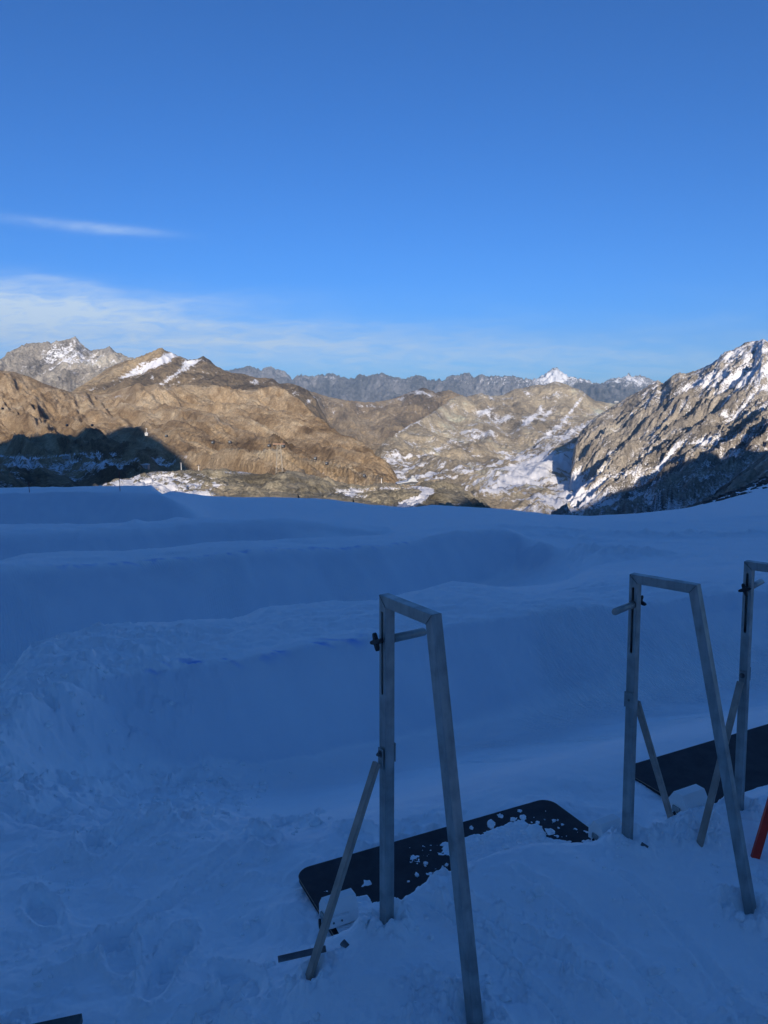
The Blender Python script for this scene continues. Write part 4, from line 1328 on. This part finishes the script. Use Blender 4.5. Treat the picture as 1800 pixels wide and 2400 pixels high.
def make_housing(px, py, z, ang, label, sink=0.0, scale=1.0):
    q = at(px, py, 1.0)
    d = (z - CZ) / (q.z - CZ)
    root = empty('wand_housing', (q.x * d, d, z - sink), (0, 0, ang))
    root.scale = (scale,) * 3
    tag(root, label, 'housing', 'white timing wand housings on the mats')
    w, hh = .048, .095
    poly = [(-w, 0), (w, 0), (w, hh * .55), (w * .45, hh), (-w * .45, hh), (-w, hh * .55)]
    obj('case', prism_bm(poly, -.065, .065, .002), M_WHITE, root)
    bm = bmesh.new()
    add_box(bm, -.018, .018, -.074, -.066, .016, .040)
    bmesh.ops.bevel(bm, geom=bm.edges[:], offset=.001, segments=1, affect='EDGES')
    lt = obj('latch', bm, M_ALU, root)
    bm = bmesh.new(); add_rod(bm, (.0, -.082, .020), (.028, -.092, .004), .006, 10)
    obj('latch_lever', bm, M_BLACK, lt)
    bm = bmesh.new()
    add_box(bm, w + .0005, w + .014, -.060, .02, .010, .052)
    bmesh.ops.bevel(bm, geom=bm.edges[:], offset=.0015, segments=1, affect='EDGES')
    obj('hinge_block', bm, M_WHITE, root)
    for yy0 in (-.05, -.015):
        bm = bmesh.new(); add_rod(bm, (w + .0145, yy0, .034), (w + .018, yy0, .034), .004, 8)
        obj('screw', bm, M_BOLT, root)
    return root


make_housing(794, 2150, .035, R(-62), 'white housing on the left end of the nearest mat, behind the brace', .0, 1.0)
make_housing(1420, 1950, .06, R(-60), 'white housing half buried in snow left of the middle frame', .03, 1.0)
make_housing(1612, 1902, -.01, R(-62), 'white housing with metal latch on the black mat right of the middle frame', .0, 1.25)

# ------------------------------------------------------------------ red post, buried board, strips
M_RED = simple_mat('red_painted_steel', (.62, .028, .012), .45, bump=.1, bscale=90, var=.2)
a = at(1772, 2002, 3.2); b_ = at(1852, 1730, 3.4)
bm = bmesh.new()
d = (b_ - a).normalized()
add_bar(bm, a - d * .15 - a + a, b_ + d * .3, .036, .014, (0, -1, .2))
bmesh.ops.bevel(bm, geom=bm.edges[:], offset=.0015, segments=2, affect='EDGES')
r_ = obj('red_brace', bm, M_RED)
r_.data.transform(Matrix.Translation(-a)); r_.location = a
tag(r_, 'bright red steel brace leaning out of the frame at the right edge', 'brace')

M_BOARD = simple_mat('dark_green_board', (.035, .06, .062), .6, bump=.3, bscale=40, var=.4)
c = at(192, 2374, 2.16)
bm = box_bm(-.8, 0, -.5, 0, -.030, 0, .002)
o = obj('buried_board', bm, M_BOARD, None, c, (R(2), R(-3), R(13)))
tag(o, 'dark board corner sticking out of the snow, bottom left', 'board')
q = at(736, 2226, 2.36); p = at(660, 2246, 2.34)
bm = bmesh.new(); add_bar(bm, p - Vector((.012, 0, .004)), q + Vector((.04, .008, -.002)), .020, .006, (0, -.5, 1))
o = obj('metal_strip', bm, M_BOLT)
o.data.transform(Matrix.Translation(-p)); o.location = p
tag(o, 'thin dark strip lying in the snow left of the nearest brace', 'strip')
q = at(808, 2200, 2.40)
bm = box_bm(-.014, .014, -.010, .010, -.008, .008, .002)
o = obj('metal_clip', bm, M_BOLT, None, (q.x, q.y, ground_at(q.x, q.y) + .003), (.3, .5, -.6))
tag(o, 'small dark metal clip in the snow beside the nearest brace foot', 'clip')
q = at(1512, 1930, 3.12)
bm = box_bm(-.016, .016, -.011, .011, -.010, .010, .002)
o = obj('metal_clip', bm, M_BOLT, None, (q.x, q.y, ground_at(q.x, q.y) + .004), (.2, .4, -.5))
tag(o, 'small dark metal clip in the snow right of the middle front post', 'clip')


# ------------------------------------------------------------------ loose snow lumps
def lump_bm(r, seed, squash=.75, rough=.35, sub=3):
    bm = bmesh.new()
    bmesh.ops.create_icosphere(bm, subdivisions=sub, radius=r)
    from mathutils import noise
    off = Vector((seed * 3.7, seed * 1.3, seed * 7.1))
    for v in bm.verts:
        n = v.co.normalized()
        f = 1 + rough * noise.fractal(n * 1.3 + off, .9, 2.1, 4) + .06 * noise.noise(n * 6 + off)
        v.co = Vector((n.x * r * f, n.y * r * f, n.z * r * f * squash))
    for f in bm.faces:
        f.smooth = True
    return bm




def place_lump(px, py, d, r, seed, name, label, on=None, squash=.75):
    q = at(px, py, d)
    z = ground_at(q.x, q.y) if on is None else on
    o = obj(name, lump_bm(r, seed, squash), MS, None, (q.x, q.y, z + r * squash * .55))
    return o


o = place_lump(1256, 1922, 3.38, .046, 3, 'snowball', '', on=.0, squash=.85)
tag(o, 'fist-sized snow lump lying on the far end of the snowy mat', 'snow lump')
lspec = [(1150, 1930, 3.2, .018), (1172, 1912, 3.3, .013), (1130, 1972, 3.0, .014), (1185, 1985, 3.05, .016), (1246, 1985, 3.15, .022), (1290, 1948, 3.3, .020), (1105, 1940, 3.05, .010), (1218, 1900, 3.45, .010), (1270, 1962, 3.30, .018), (1228, 1950, 3.28, .014), (1145, 1955, 3.1, .015), (1226, 1916, 3.4, .015), (1190, 1952, 3.2, .012), (1216, 1972, 3.16, .012), (1203, 1920, 3.4, .012)]
lumps_bm = bmesh.new()
rs = random.Random(3)


def add_lump(bm, x, y, z, r, seed, sub=2):
    t = lump_bm(r, seed, .72, .75, sub)
    me = bpy.data.meshes.new('t'); t.to_mesh(me); t.free()
    me.transform(Matrix.Translation((x, y, z + r * .35)) @ Matrix.Rotation(seed * 1.7, 4, 'Z'))
    bm.from_mesh(me)
    bpy.data.meshes.remove(me)


for i, (px, py, d, r) in enumerate(lspec):
    q = at(px, py, d)
    add_lump(lumps_bm, q.x, q.y, max(q.z - r * .4, .0), r, 20 + i)
spots = []
for i in range(760):
    u = rs.random()
    if u < .45:        # heap in front of and between the frames
        x, y = rs.uniform(-.30, 1.7), 0
        y = rs.uniform(2.05, 2.5 + max(0, x) * .65)
    elif u < .75:      # trampled snow on the left
        x, y = rs.uniform(-1.6, -.2), rs.uniform(2.1, 4.2)
        if x > -.5 and 2.55 < y < 3.5:
            continue
    else:              # churned mound farther left
        x, y = rs.uniform(-3.2, -.9), rs.uniform(4.0, 7.0)
    if u < .75 and perlin(np.array([x / .28]), np.array([y / .28]), 71)[0] < rs.uniform(-.2, .35):
        continue
    r = rs.choice([.005, .006, .008, .010, .012, .016]) * (1 if y < 3.6 else 2.1)
    if rs.random() < .06:
        r *= 1.7
    spots.append((x, y, r))
gz = near_height(np.array([s_[0] for s_ in spots]), np.array([s_[1] for s_ in spots]))
for i, (x, y, r) in enumerate(spots):
    add_lump(lumps_bm, x, y, float(gz[i]) - r * .15, r, 50 + i, 2 if r > .011 else 1)
# crumbs on the mats
for i in range(150):
    x, y = rs.uniform(-.3, 1.0), rs.uniform(0, .5)
    e1 = Vector((1.235, .61, 0)).normalized(); e2 = Vector((e1.y, -e1.x, 0))
    t_ = rs.random() ** .55 * 1.3 + .05
    s_ = rs.uniform(.02, .50)
    P = MAT1.location + e1 * t_ + e2 * s_
    if s_ < .30 - .16 * t_ or rs.random() < .3:
        continue
    add_lump(lumps_bm, P.x, P.y, P.z - .001, rs.choice([.003, .004, .006, .008, .011]), 500 + i, 1)
for f in lumps_bm.faces:
    f.smooth = True
o = obj('loose_snow_crumbs', lumps_bm, MS)
tag(o, 'loose crumbs and lumps of snow scattered over the foreground', kind='stuff')

# thin crust of snow frozen to the nearest mat
def crust():
    nx, ny = 460, 230
    L_, D_ = 1.38, .60
    u = np.linspace(.01, L_, nx); v = np.linspace(.005, D_, ny)
    U, V = np.meshgrid(u, v)
    n = fbm(U / .20, V / .15, 4, 601, gain=.5) + .3 * fbm(U / .03, V / .03, 3, 603) * sst(.6, .9, U)
    cover = -.26 + .86 * np.exp(-((U - .90) / .27) ** 2) * sst(.05, .17, V) + .95 * sst(.24, .44, V - .10 * np.exp(-((U - .45) / .22) ** 2) - .10 * sst(1.0, 1.25, U)) - .25 * (1 - sst(.02, .10, V)) + .22 * np.exp(-((U - .12) / .10) ** 2 - ((V - .28) / .10) ** 2) + .20 * np.exp(-((U - .52) / .06) ** 2 - ((V - .17) / .05) ** 2)
    cover -= .30 * np.exp(-((U - 1.16) / .10) ** 2 - ((V - .20) / .05) ** 2)
    h = (n * (.34 + .16 * sst(.5, .8, U)) + cover) + .11 * fbm(U / .025, V / .025, 4, 607, gain=.65)
    Z = np.clip(h, -.15, 1) * .030 + .012 * np.clip(h, 0, 1) * billow(U / .05, V / .05, 3, 611)
    Z = np.where(h > 0, Z, h * .03) - .0015
    e1 = Vector((1.235, .61, 0)).normalized(); e2 = Vector((e1.y, -e1.x, 0))
    X = MAT1.location.x + U * e1.x + V * e2.x
    Y = MAT1.location.y + U * e1.y + V * e2.y
    me = grid_mesh('mat_snow_crust', X, Y, MAT1.location.z + Z, {'dye': X * 0, 'dirt': X * 0, 'groom': X * 0})
    me.materials.append(MS)
    tag(obj('mat_snow_crust', me), 'thin broken crust of snow frozen onto the nearest mat', kind='stuff')


crust()


# ------------------------------------------------------------------ marker poles and dark fins on the crest
M_POLE = simple_mat('red_brown_pole', (.22, .03, .02), .6)
M_DARK = simple_mat('dark_tarpaulin', (.012, .014, .016), .8)
for (px, py, d, hgt, lab) in [(281, 1143, 45.3, 1.15, 'thin dark red pole on the snow mound, the taller one'), (68, 1141, 45.5, .60, 'short thin pole on the snow mound at the far left')]:
    q = at(px, py, d)
    z = ground_at(q.x, q.y)
    root = empty('marker_pole', (q.x, q.y, z))
    tag(root, lab, 'pole', 'thin marker poles on the far snow mound')
    bm = bmesh.new(); add_rod(bm, (0, 0, -.2), (0, 0, hgt), .020, 8, .014)
    obj('shaft', bm, M_POLE, root)
    bm = bmesh.new(); add_rod(bm, (0, 0, hgt * .62), (0, 0, hgt * .70), .026, 8)
    obj('collar', bm, M_POLE, root)
for i, (px, py, d) in enumerate([(699, 1167, 87.2), (828, 1177, 90.5), (1021, 1185, 97.6)]):
    q = at(px, py, d)
    z = ground_at(q.x, q.y)
    root = empty('marker_flag', (q.x, q.y, z))
    tag(root, ['dark pointed marker on the snow crest, leftmost of three', 'dark pointed marker on the snow crest, in the middle of three', 'dark pointed marker on the snow crest, rightmost of three'][i],
        'marker', 'dark pointed markers along the snow crest')
    s_ = [.75, 1.0, .95][i]
    poly = [(-.05, -.3), (.38, -.3), (.30, .10), (.14, .34), (.05, .60), (-.02, .80), (-.07, .55)]
    poly = [(x * s_, y * s_) for x, y in poly]
    obj('pennant', prism_bm(poly, -.03, .03), M_DARK, root)
    bm = bmesh.new(); add_rod(bm, (-.04 * s_, 0, -.3), (-.04 * s_, 0, .86 * s_), .022, 6)
    obj('stake', bm, M_DARK, root)


# ------------------------------------------------------------------ stones on the far right slope
ME_ST = []
M_STONE = simple_mat('dark_slope_stone', (.09, .08, .07), .9, var=.4, vscale=2)
rs = random.Random(12)
sb_ = bmesh.new()
for i in range(150):
    px = 1640 + 170 * rs.random() ** .8
    base = np.interp(px, [1632, 1700, 1800], [1192, 1167, 1124])
    py = base + 4 + rs.random() ** 1.5 * 55
    d = 128 - (py - base) * .55
    q = at(px, py, d)
    z = ground_at(q.x, q.y)
    r = rs.uniform(.15, .5) * (1.6 if rs.random() < .12 else 1)
    t = lump_bm(r, i + 900, .6, .8, 1)
    me = bpy.data.meshes.new('t'); t.to_mesh(me); t.free()
    me.transform(Matrix.Translation((q.x, q.y, z)) @ Matrix.Diagonal((1.6, 1, 1, 1)))
    sb_.from_mesh(me); bpy.data.meshes.remove(me)
for f in sb_.faces:
    f.smooth = False
tag(obj('scattered_stones', sb_, M_STONE), 'dark stones sticking out of the snow slope at the far right', kind='stuff')


# ------------------------------------------------------------------ lift: pylons, ropes, cabins, station, buildings
M_LIFT = simple_mat('galvanised_lattice', (.46, .42, .35), .6, metal=.2)
M_ROPE = simple_mat('steel_rope', (.05, .05, .05), .5, metal=.5)
M_CABIN = simple_mat('dark_cabin_shell', (.045, .045, .05), .3)
M_GLASS = simple_mat('cabin_glass', (.25, .28, .30), .12)
M_PALE = simple_mat('pale_cabin_shell', (.72, .72, .70), .4)
M_RUST = simple_mat('rusty_crossarm', (.42, .26, .18), .7, var=.3)


def lattice_tower(px, py, d, hgt, label):
    q = at(px, py, d)
    root = empty('lift_pylon', (q.x, q.y, q.z - .8))
    tag(root, label, 'pylon', None)
    bw, tw = 1.9, .9
    for sx_ in (-1, 1):
        for sy_ in (-1, 1):
            bm = bmesh.new(); add_rod(bm, (sx_ * bw, sy_ * bw * .8, 0), (sx_ * tw, sy_ * tw * .8, hgt), .10, 6)
            obj('leg', bm, M_LIFT, root)
    n = 7
    for sx_, sy_, ax in ((0, -1, 'x'), (0, 1, 'x'), (-1, 0, 'y'), (1, 0, 'y')):
        bm = bmesh.new()
        for i in range(n):
            z0, z1 = hgt * i / n, hgt * (i + 1) / n
            w0, w1 = bw + (tw - bw) * i / n, bw + (tw - bw) * (i + 1) / n
            if ax == 'x':
                a0, a1 = (-w0, sy_ * w0 * .8, z0), (w1, sy_ * w1 * .8, z1)
                b0, b1 = (w0, sy_ * w0 * .8, z0), (-w1, sy_ * w1 * .8, z1)
            else:
                a0, a1 = (sx_ * w0, -w0 * .8, z0), (sx_ * w1, w1 * .8, z1)
                b0, b1 = (sx_ * w0, w0 * .8, z0), (sx_ * w1, -w1 * .8, z1)
            add_rod(bm, a0, a1, .04, 5); add_rod(bm, b0, b1, .04, 5)
        obj('bracing', bm, M_LIFT, root)
    bm = box_bm(-3.2, 3.2, -.4, .4, hgt, hgt + .45, .05)
    ca = obj('crossarm', bm, M_RUST, root)
    for s_ in (-1, 1):
        bm = bmesh.new()
        add_box(bm, s_ * 2.6 - .35, s_ * 2.6 + .35, -2.2, 2.2, hgt - .35, hgt)
        for j in range(6):
            add_rod(bm, (s_ * 2.6 - .2, -1.9 + j * .76, hgt - .5), (s_ * 2.6 + .2, -1.9 + j * .76, hgt - .5), .3, 10)
        obj('roller_battery', bm, M_CABIN, ca)
    return root, Vector((q.x, q.y, q.z - .8 + hgt))


PY, PYT = lattice_tower(655, 1110, 425, 17.0, 'lattice lift pylon with rusty crossarm before the brown hill')


def slim_pylon(px, py, top_py, d, label):
    q, t = at(px, py, d), at(px, top_py, d)
    hgt = t.z - q.z + .5
    root = empty('lift_mast', (q.x, q.y, q.z - .5))
    tag(root, label, 'mast')
    bm = bmesh.new(); add_rod(bm, (0, 0, 0), (0, 0, hgt), .32, 10, .20)
    obj('shaft', bm, M_PALE, root)
    obj('crossarm', box_bm(-1.3, 1.0, -.2, .2, hgt - .1, hgt + .3, .03), M_CABIN, root)
    for x_ in (-1.2, .9):
        obj('roller_battery', box_bm(x_ - .15, x_ + .15, -.8, .8, hgt - .35, hgt - .12), M_CABIN, root)
    return Vector((q.x, q.y, q.z - .5 + hgt))


SM = slim_pylon(894, 1150, 1121, 440, 'slim pale lift mast left of the valley station')
SM2 = slim_pylon(466, 1106, 1091, 560, 'slim pale lift mast at the edge of the shadow')
SM3 = slim_pylon(425, 1102, 1084, 700, 'slim mast standing inside the mountain shadow')

# station
q = at(950, 1142, 452)
st = empty('lift_station', (q.x, q.y, q.z - .3), (0, 0, R(8)))
tag(st, 'lift station with dark slanted hall and domed grey roof', 'lift station')
M_STW = simple_mat('grey_station_cladding', (.42, .44, .46), .5)
M_ROOF = simple_mat('dark_station_roof', (.05, .055, .065), .45)
M_SNOWY = simple_mat('snow_dusted_roof', (.62, .65, .68), .7, var=.25, vscale=.8)
bm = prism_bm([(-4.6, 1.2), (6.6, 1.4), (6.8, 3.8), (3.2, 4.0), (-5.2, 2.7)], -3.5, 3.5, .08)
bd = obj('hall', bm, M_ROOF, st)
for i in range(7):
    obj('window', box_bm(-3.6 + i * 1.45, -2.5 + i * 1.45, -3.56, -3.48, 1.9, 2.5), M_GLASS, bd)
obj('roof', prism_bm([(-5.4, 2.75), (3.2, 4.05), (6.9, 3.85), (6.9, 4.1), (3.2, 4.4), (-5.4, 3.05)], -3.8, 3.8, .05), M_SNOWY, st)
obj('bullwheel_housing', prism_bm([(1.2, 4.1), (1.6, 5.0), (2.8, 5.6), (4.2, 6.1), (5.4, 6.0), (6.2, 5.0), (6.6, 4.1)], -2.4, 2.4, .15), M_STW, st)
bm = bmesh.new()
bmesh.ops.create_uvsphere(bm, u_segments=16, v_segments=10, radius=1.15)
for v in bm.verts:
    v.co = Vector((4.3 + v.co.x, v.co.y, 6.3 + v.co.z * .9))
obj('dome', bm, M_STW, st)
for x_ in (-4.2, -1.4, 1.8, 5.8):
    obj('column', box_bm(x_ - .22, x_ + .22, -2.8, -2.3, -1.2, 1.25), M_STW, st)
obj('platform', box_bm(-8.2, 8.0, -3.2, 3.2, .55, .85, .03), M_STW, st)
obj('annex', box_bm(-8.6, -5.4, -1.6, 1.6, .9, 2.4, .05), M_STW, st)
obj('boarding_wall', box_bm(-.8, 1.5, -2.2, -2.0, -.9, .54), simple_mat('pale_timber', (.55, .47, .33), .7), st)

# ropes with cabins
def rope_curve(a, b, sag, n=24):
    return [a.lerp(b, i / n) - Vector((0, 0, sag * 4 * (i / n) * (1 - i / n))) for i in range(n + 1)]


def rope(pts, r, label):
    bm = bmesh.new()
    for i in range(len(pts) - 1):
        add_rod(bm, pts[i], pts[i + 1], r, 4, caps=False)
    o = obj('haul_rope', bm, M_ROPE)
    tag(o, label, 'cable', 'lift cables')
    return o


far_left = at(-60, 945, 640)
R1 = [far_left + Vector((0, 0, 3.1))] + []
seg1 = rope_curve(at(-60, 945, 640), PYT + Vector((-2.6, 0, -.4)), 5)
seg2 = rope_curve(PYT + Vector((2.6, 0, -.4)), at(925, 1128, 452), 3)
rope(seg1, .035, 'lift cable from the lattice pylon out of the photo to the left')
rope(seg2, .035, 'lift cable from the lattice pylon down to the station')


def cabin_proto():
    root = empty('gondola_cabin')
    bm = box_bm(-1.0, 1.0, -.9, .9, -3.9, -1.9, .32, 3)
    bd_ = obj('cabin_body', bm, M_CABIN, root)
    for y_ in (-.91, .91):
        obj('window', box_bm(-.68, .68, y_ - .02, y_ + .02, -3.1, -2.25, .01), M_GLASS, bd_)
    bm = bmesh.new(); add_rod(bm, (0, 0, -1.95), (0, 0, 0), .07, 6); add_box(bm, -.35, .35, -.12, .12, -.1, .12)
    obj('hanger', bm, M_CABIN, root)
    return root


proto = cabin_proto()


def copy_tree(o, parent=None):
    c = o.copy(); COL.objects.link(c)
    if parent:
        c.parent = parent
    for ch in list(o.children):
        copy_tree(ch, c)
    return c


def hang_point(px):
    """where the rope passes photograph column px"""
    best = None
    for p_ in seg1 + seg2:
        X_, Y_ = to_px(np.array(p_.x), np.array(p_.y), np.array(p_.z))
        e = abs(float(X_) - px)
        if best is None or e < best[0]:
            best = (e, p_)
    return best[1]


cab = [(6, 955, 640), (157, 994, 610), (216, 994, 590), (390, 1019, 520), (499, 1034, 480), (539, 1033, 470), (631, 1041, 440), (664, 1042, 424), (739, 1071, 440), (766, 1083, 440), (854, 1112, 446)]
clab = ['dark gondola cabin at the far left edge above the shaded hillside', 'dark gondola cabin above the shadow line, left of a close pair', 'dark gondola cabin above the shadow line, right of a close pair',
        'dark gondola cabin just right of the white one', 'dark gondola cabin midway between shadow edge and lattice pylon', 'dark gondola cabin left of the lattice pylon, nearer of two',
        'dark gondola cabin just left of the lattice pylon head', 'dark gondola cabin passing the lattice pylon head', 'dark gondola cabin right of the lattice pylon, upper of two',
        'dark gondola cabin right of the lattice pylon, lower of two', 'dark gondola cabin about to reach the valley station']
for i, (px, py, d) in enumerate(cab):
    r_ = proto if i == 0 else copy_tree(proto)
    q = at(px, py, d)
    r_.location = (q.x, q.y, q.z + 1.6)
    r_.rotation_euler = (0, 0, R(-30 + 7 * (i % 3)))
    r_.scale = (.85,) * 3
    tag(r_, clab[i], 'gondola', 'dark gondola cabins on the lift cable')
# rope pieces that carry the cabins follow them
pts = [at(px, py, d) + Vector((0, 0, 1.6)) for px, py, d in cab]
rope([at(-80, 935, 650) + Vector((0, 0, 1.6))] + pts + [at(925, 1126, 452)], .03, 'lift cable carrying the dark gondola cabins')
q = at(343, 1010, 500)
wc = empty('cable_car', (q.x, q.y, q.z + 1.5))
tag(wc, 'white cable car cabin hanging at the shadow edge', 'cable car')
obj('cabin_body', box_bm(-.95, .95, -.8, .8, -4.6, -2.6, .3, 3), M_PALE, wc)
obj('window', box_bm(-.6, .6, -.84, -.79, -3.7, -3.0, .01), M_GLASS, wc)
bm = bmesh.new(); add_rod(bm, (0, 0, -2.65), (.1, 0, 0), .09, 6); add_box(bm, -.4, .4, -.15, .15, -.1, .15)
obj('hanger', bm, M_PALE, wc)
rope(rope_curve(at(-40, 985, 520) + Vector((0, 0, 1.5)), Vector((q.x, q.y, q.z + 1.5)), 3) + rope_curve(Vector((q.x, q.y, q.z + 1.5)), at(466, 1090, 560), 4)[1:], .025, 'thin cable carrying the white cable car')

# red safety netting heaped on the lit knoll
M_NET = simple_mat('orange_red_netting', (.75, .16, .09), .8, var=.35, vscale=2)
q = at(403, 1117, 392)
nt = empty('netting_pile', (q.x, q.y, q.z - .1))
tag(nt, 'heap of orange-red safety netting on the sunlit snow knoll', 'netting')
for i, (x_, w_, h2) in enumerate([(-1.6, 1.5, .9), (.2, 1.4, 1.15), (1.9, 1.1, .8)]):
    bm = lump_bm(1.0, 40 + i, .8, .6, 3)
    for v in bm.verts:
        v.co = Vector((x_ + v.co.x * w_, v.co.y * .8, .3 + v.co.z * h2))
    obj('net_roll', bm, M_NET, nt)
obj('dark_cover', lump_bm(.8, 55, .6, .5, 2), M_DARK, nt, (3.0, -.3, .2))

# buildings in the shaded basin and on the ridge
M_BW = simple_mat('grey_hut_wall', (.33, .34, .35), .8)


def hut(px, py, d, w, dp, h, ang, label, mat=M_BW):
    q = at(px, py, d)
    root = empty('hut', (q.x, q.y, q.z - 1), (0, 0, ang))
    tag(root, label, 'building')
    wl_ = obj('wall', box_bm(-w / 2, w / 2, -dp / 2, dp / 2, 0, h + 1, .05), mat, root)
    n = max(2, int(w / 3))
    for i in range(n):
        x_ = -w / 2 + w * (i + .5) / n
        obj('window', box_bm(x_ - .6, x_ + .6, -dp / 2 - .06, -dp / 2 + .02, 1 + h * .45, 1 + h * .75), M_GLASS, wl_)
    obj('roof', prism_bm([(-w / 2 - .5, h + 1.003), (w / 2 + .5, h + 1.003), (w / 2 + .5, h + 1.3), (0, h + 2.2), (-w / 2 - .5, h + 1.3)], -dp / 2 - .5, dp / 2 + .5), M_SNOWY, root)
    return root


hut(155, 1074, 1120, 9, 7, 4.2, .2, 'grey hut in the shaded basin, upper left one')
hut(341, 1101, 960, 9, 7, 6.5, -.1, 'boxy grey building in the shaded basin near the shadow edge')
hut(372, 1068, 1200, 4.5, 4, 6, .1, 'small tower-like hut just inside the mountain shadow')
hut(1080, 1037, 3790, 26, 12, 5, .1, 'long low building on the brown spur in the middle of the valley', M_ROOF)
hut(1444, 943, 2870, 16, 9, 3.5, .0, 'flat summit building where the ridge meets the rocky mountain')

# ------------------------------------------------------------------ air
hz = box_bm(-30000, 30000, -6500, 26000, -2750, 1900)
hm = bpy.data.materials.new('thin_mountain_haze'); hm.use_nodes = True
hn, hl = hm.node_tree.nodes, hm.node_tree.links
hn.clear()
pv = hn.new('ShaderNodeVolumePrincipled')
pv.inputs['Color'].default_value = (.44, .70, 1.0, 1)
pv.inputs['Density'].default_value = 2.8e-5
pv.inputs['Anisotropy'].default_value = 0.0
ho = hn.new('ShaderNodeOutputMaterial')
hl.new(pv.outputs[0], ho.inputs['Volume'])
tag(obj('haze', hz, hm), 'thin blue mountain haze filling the air', kind='stuff')
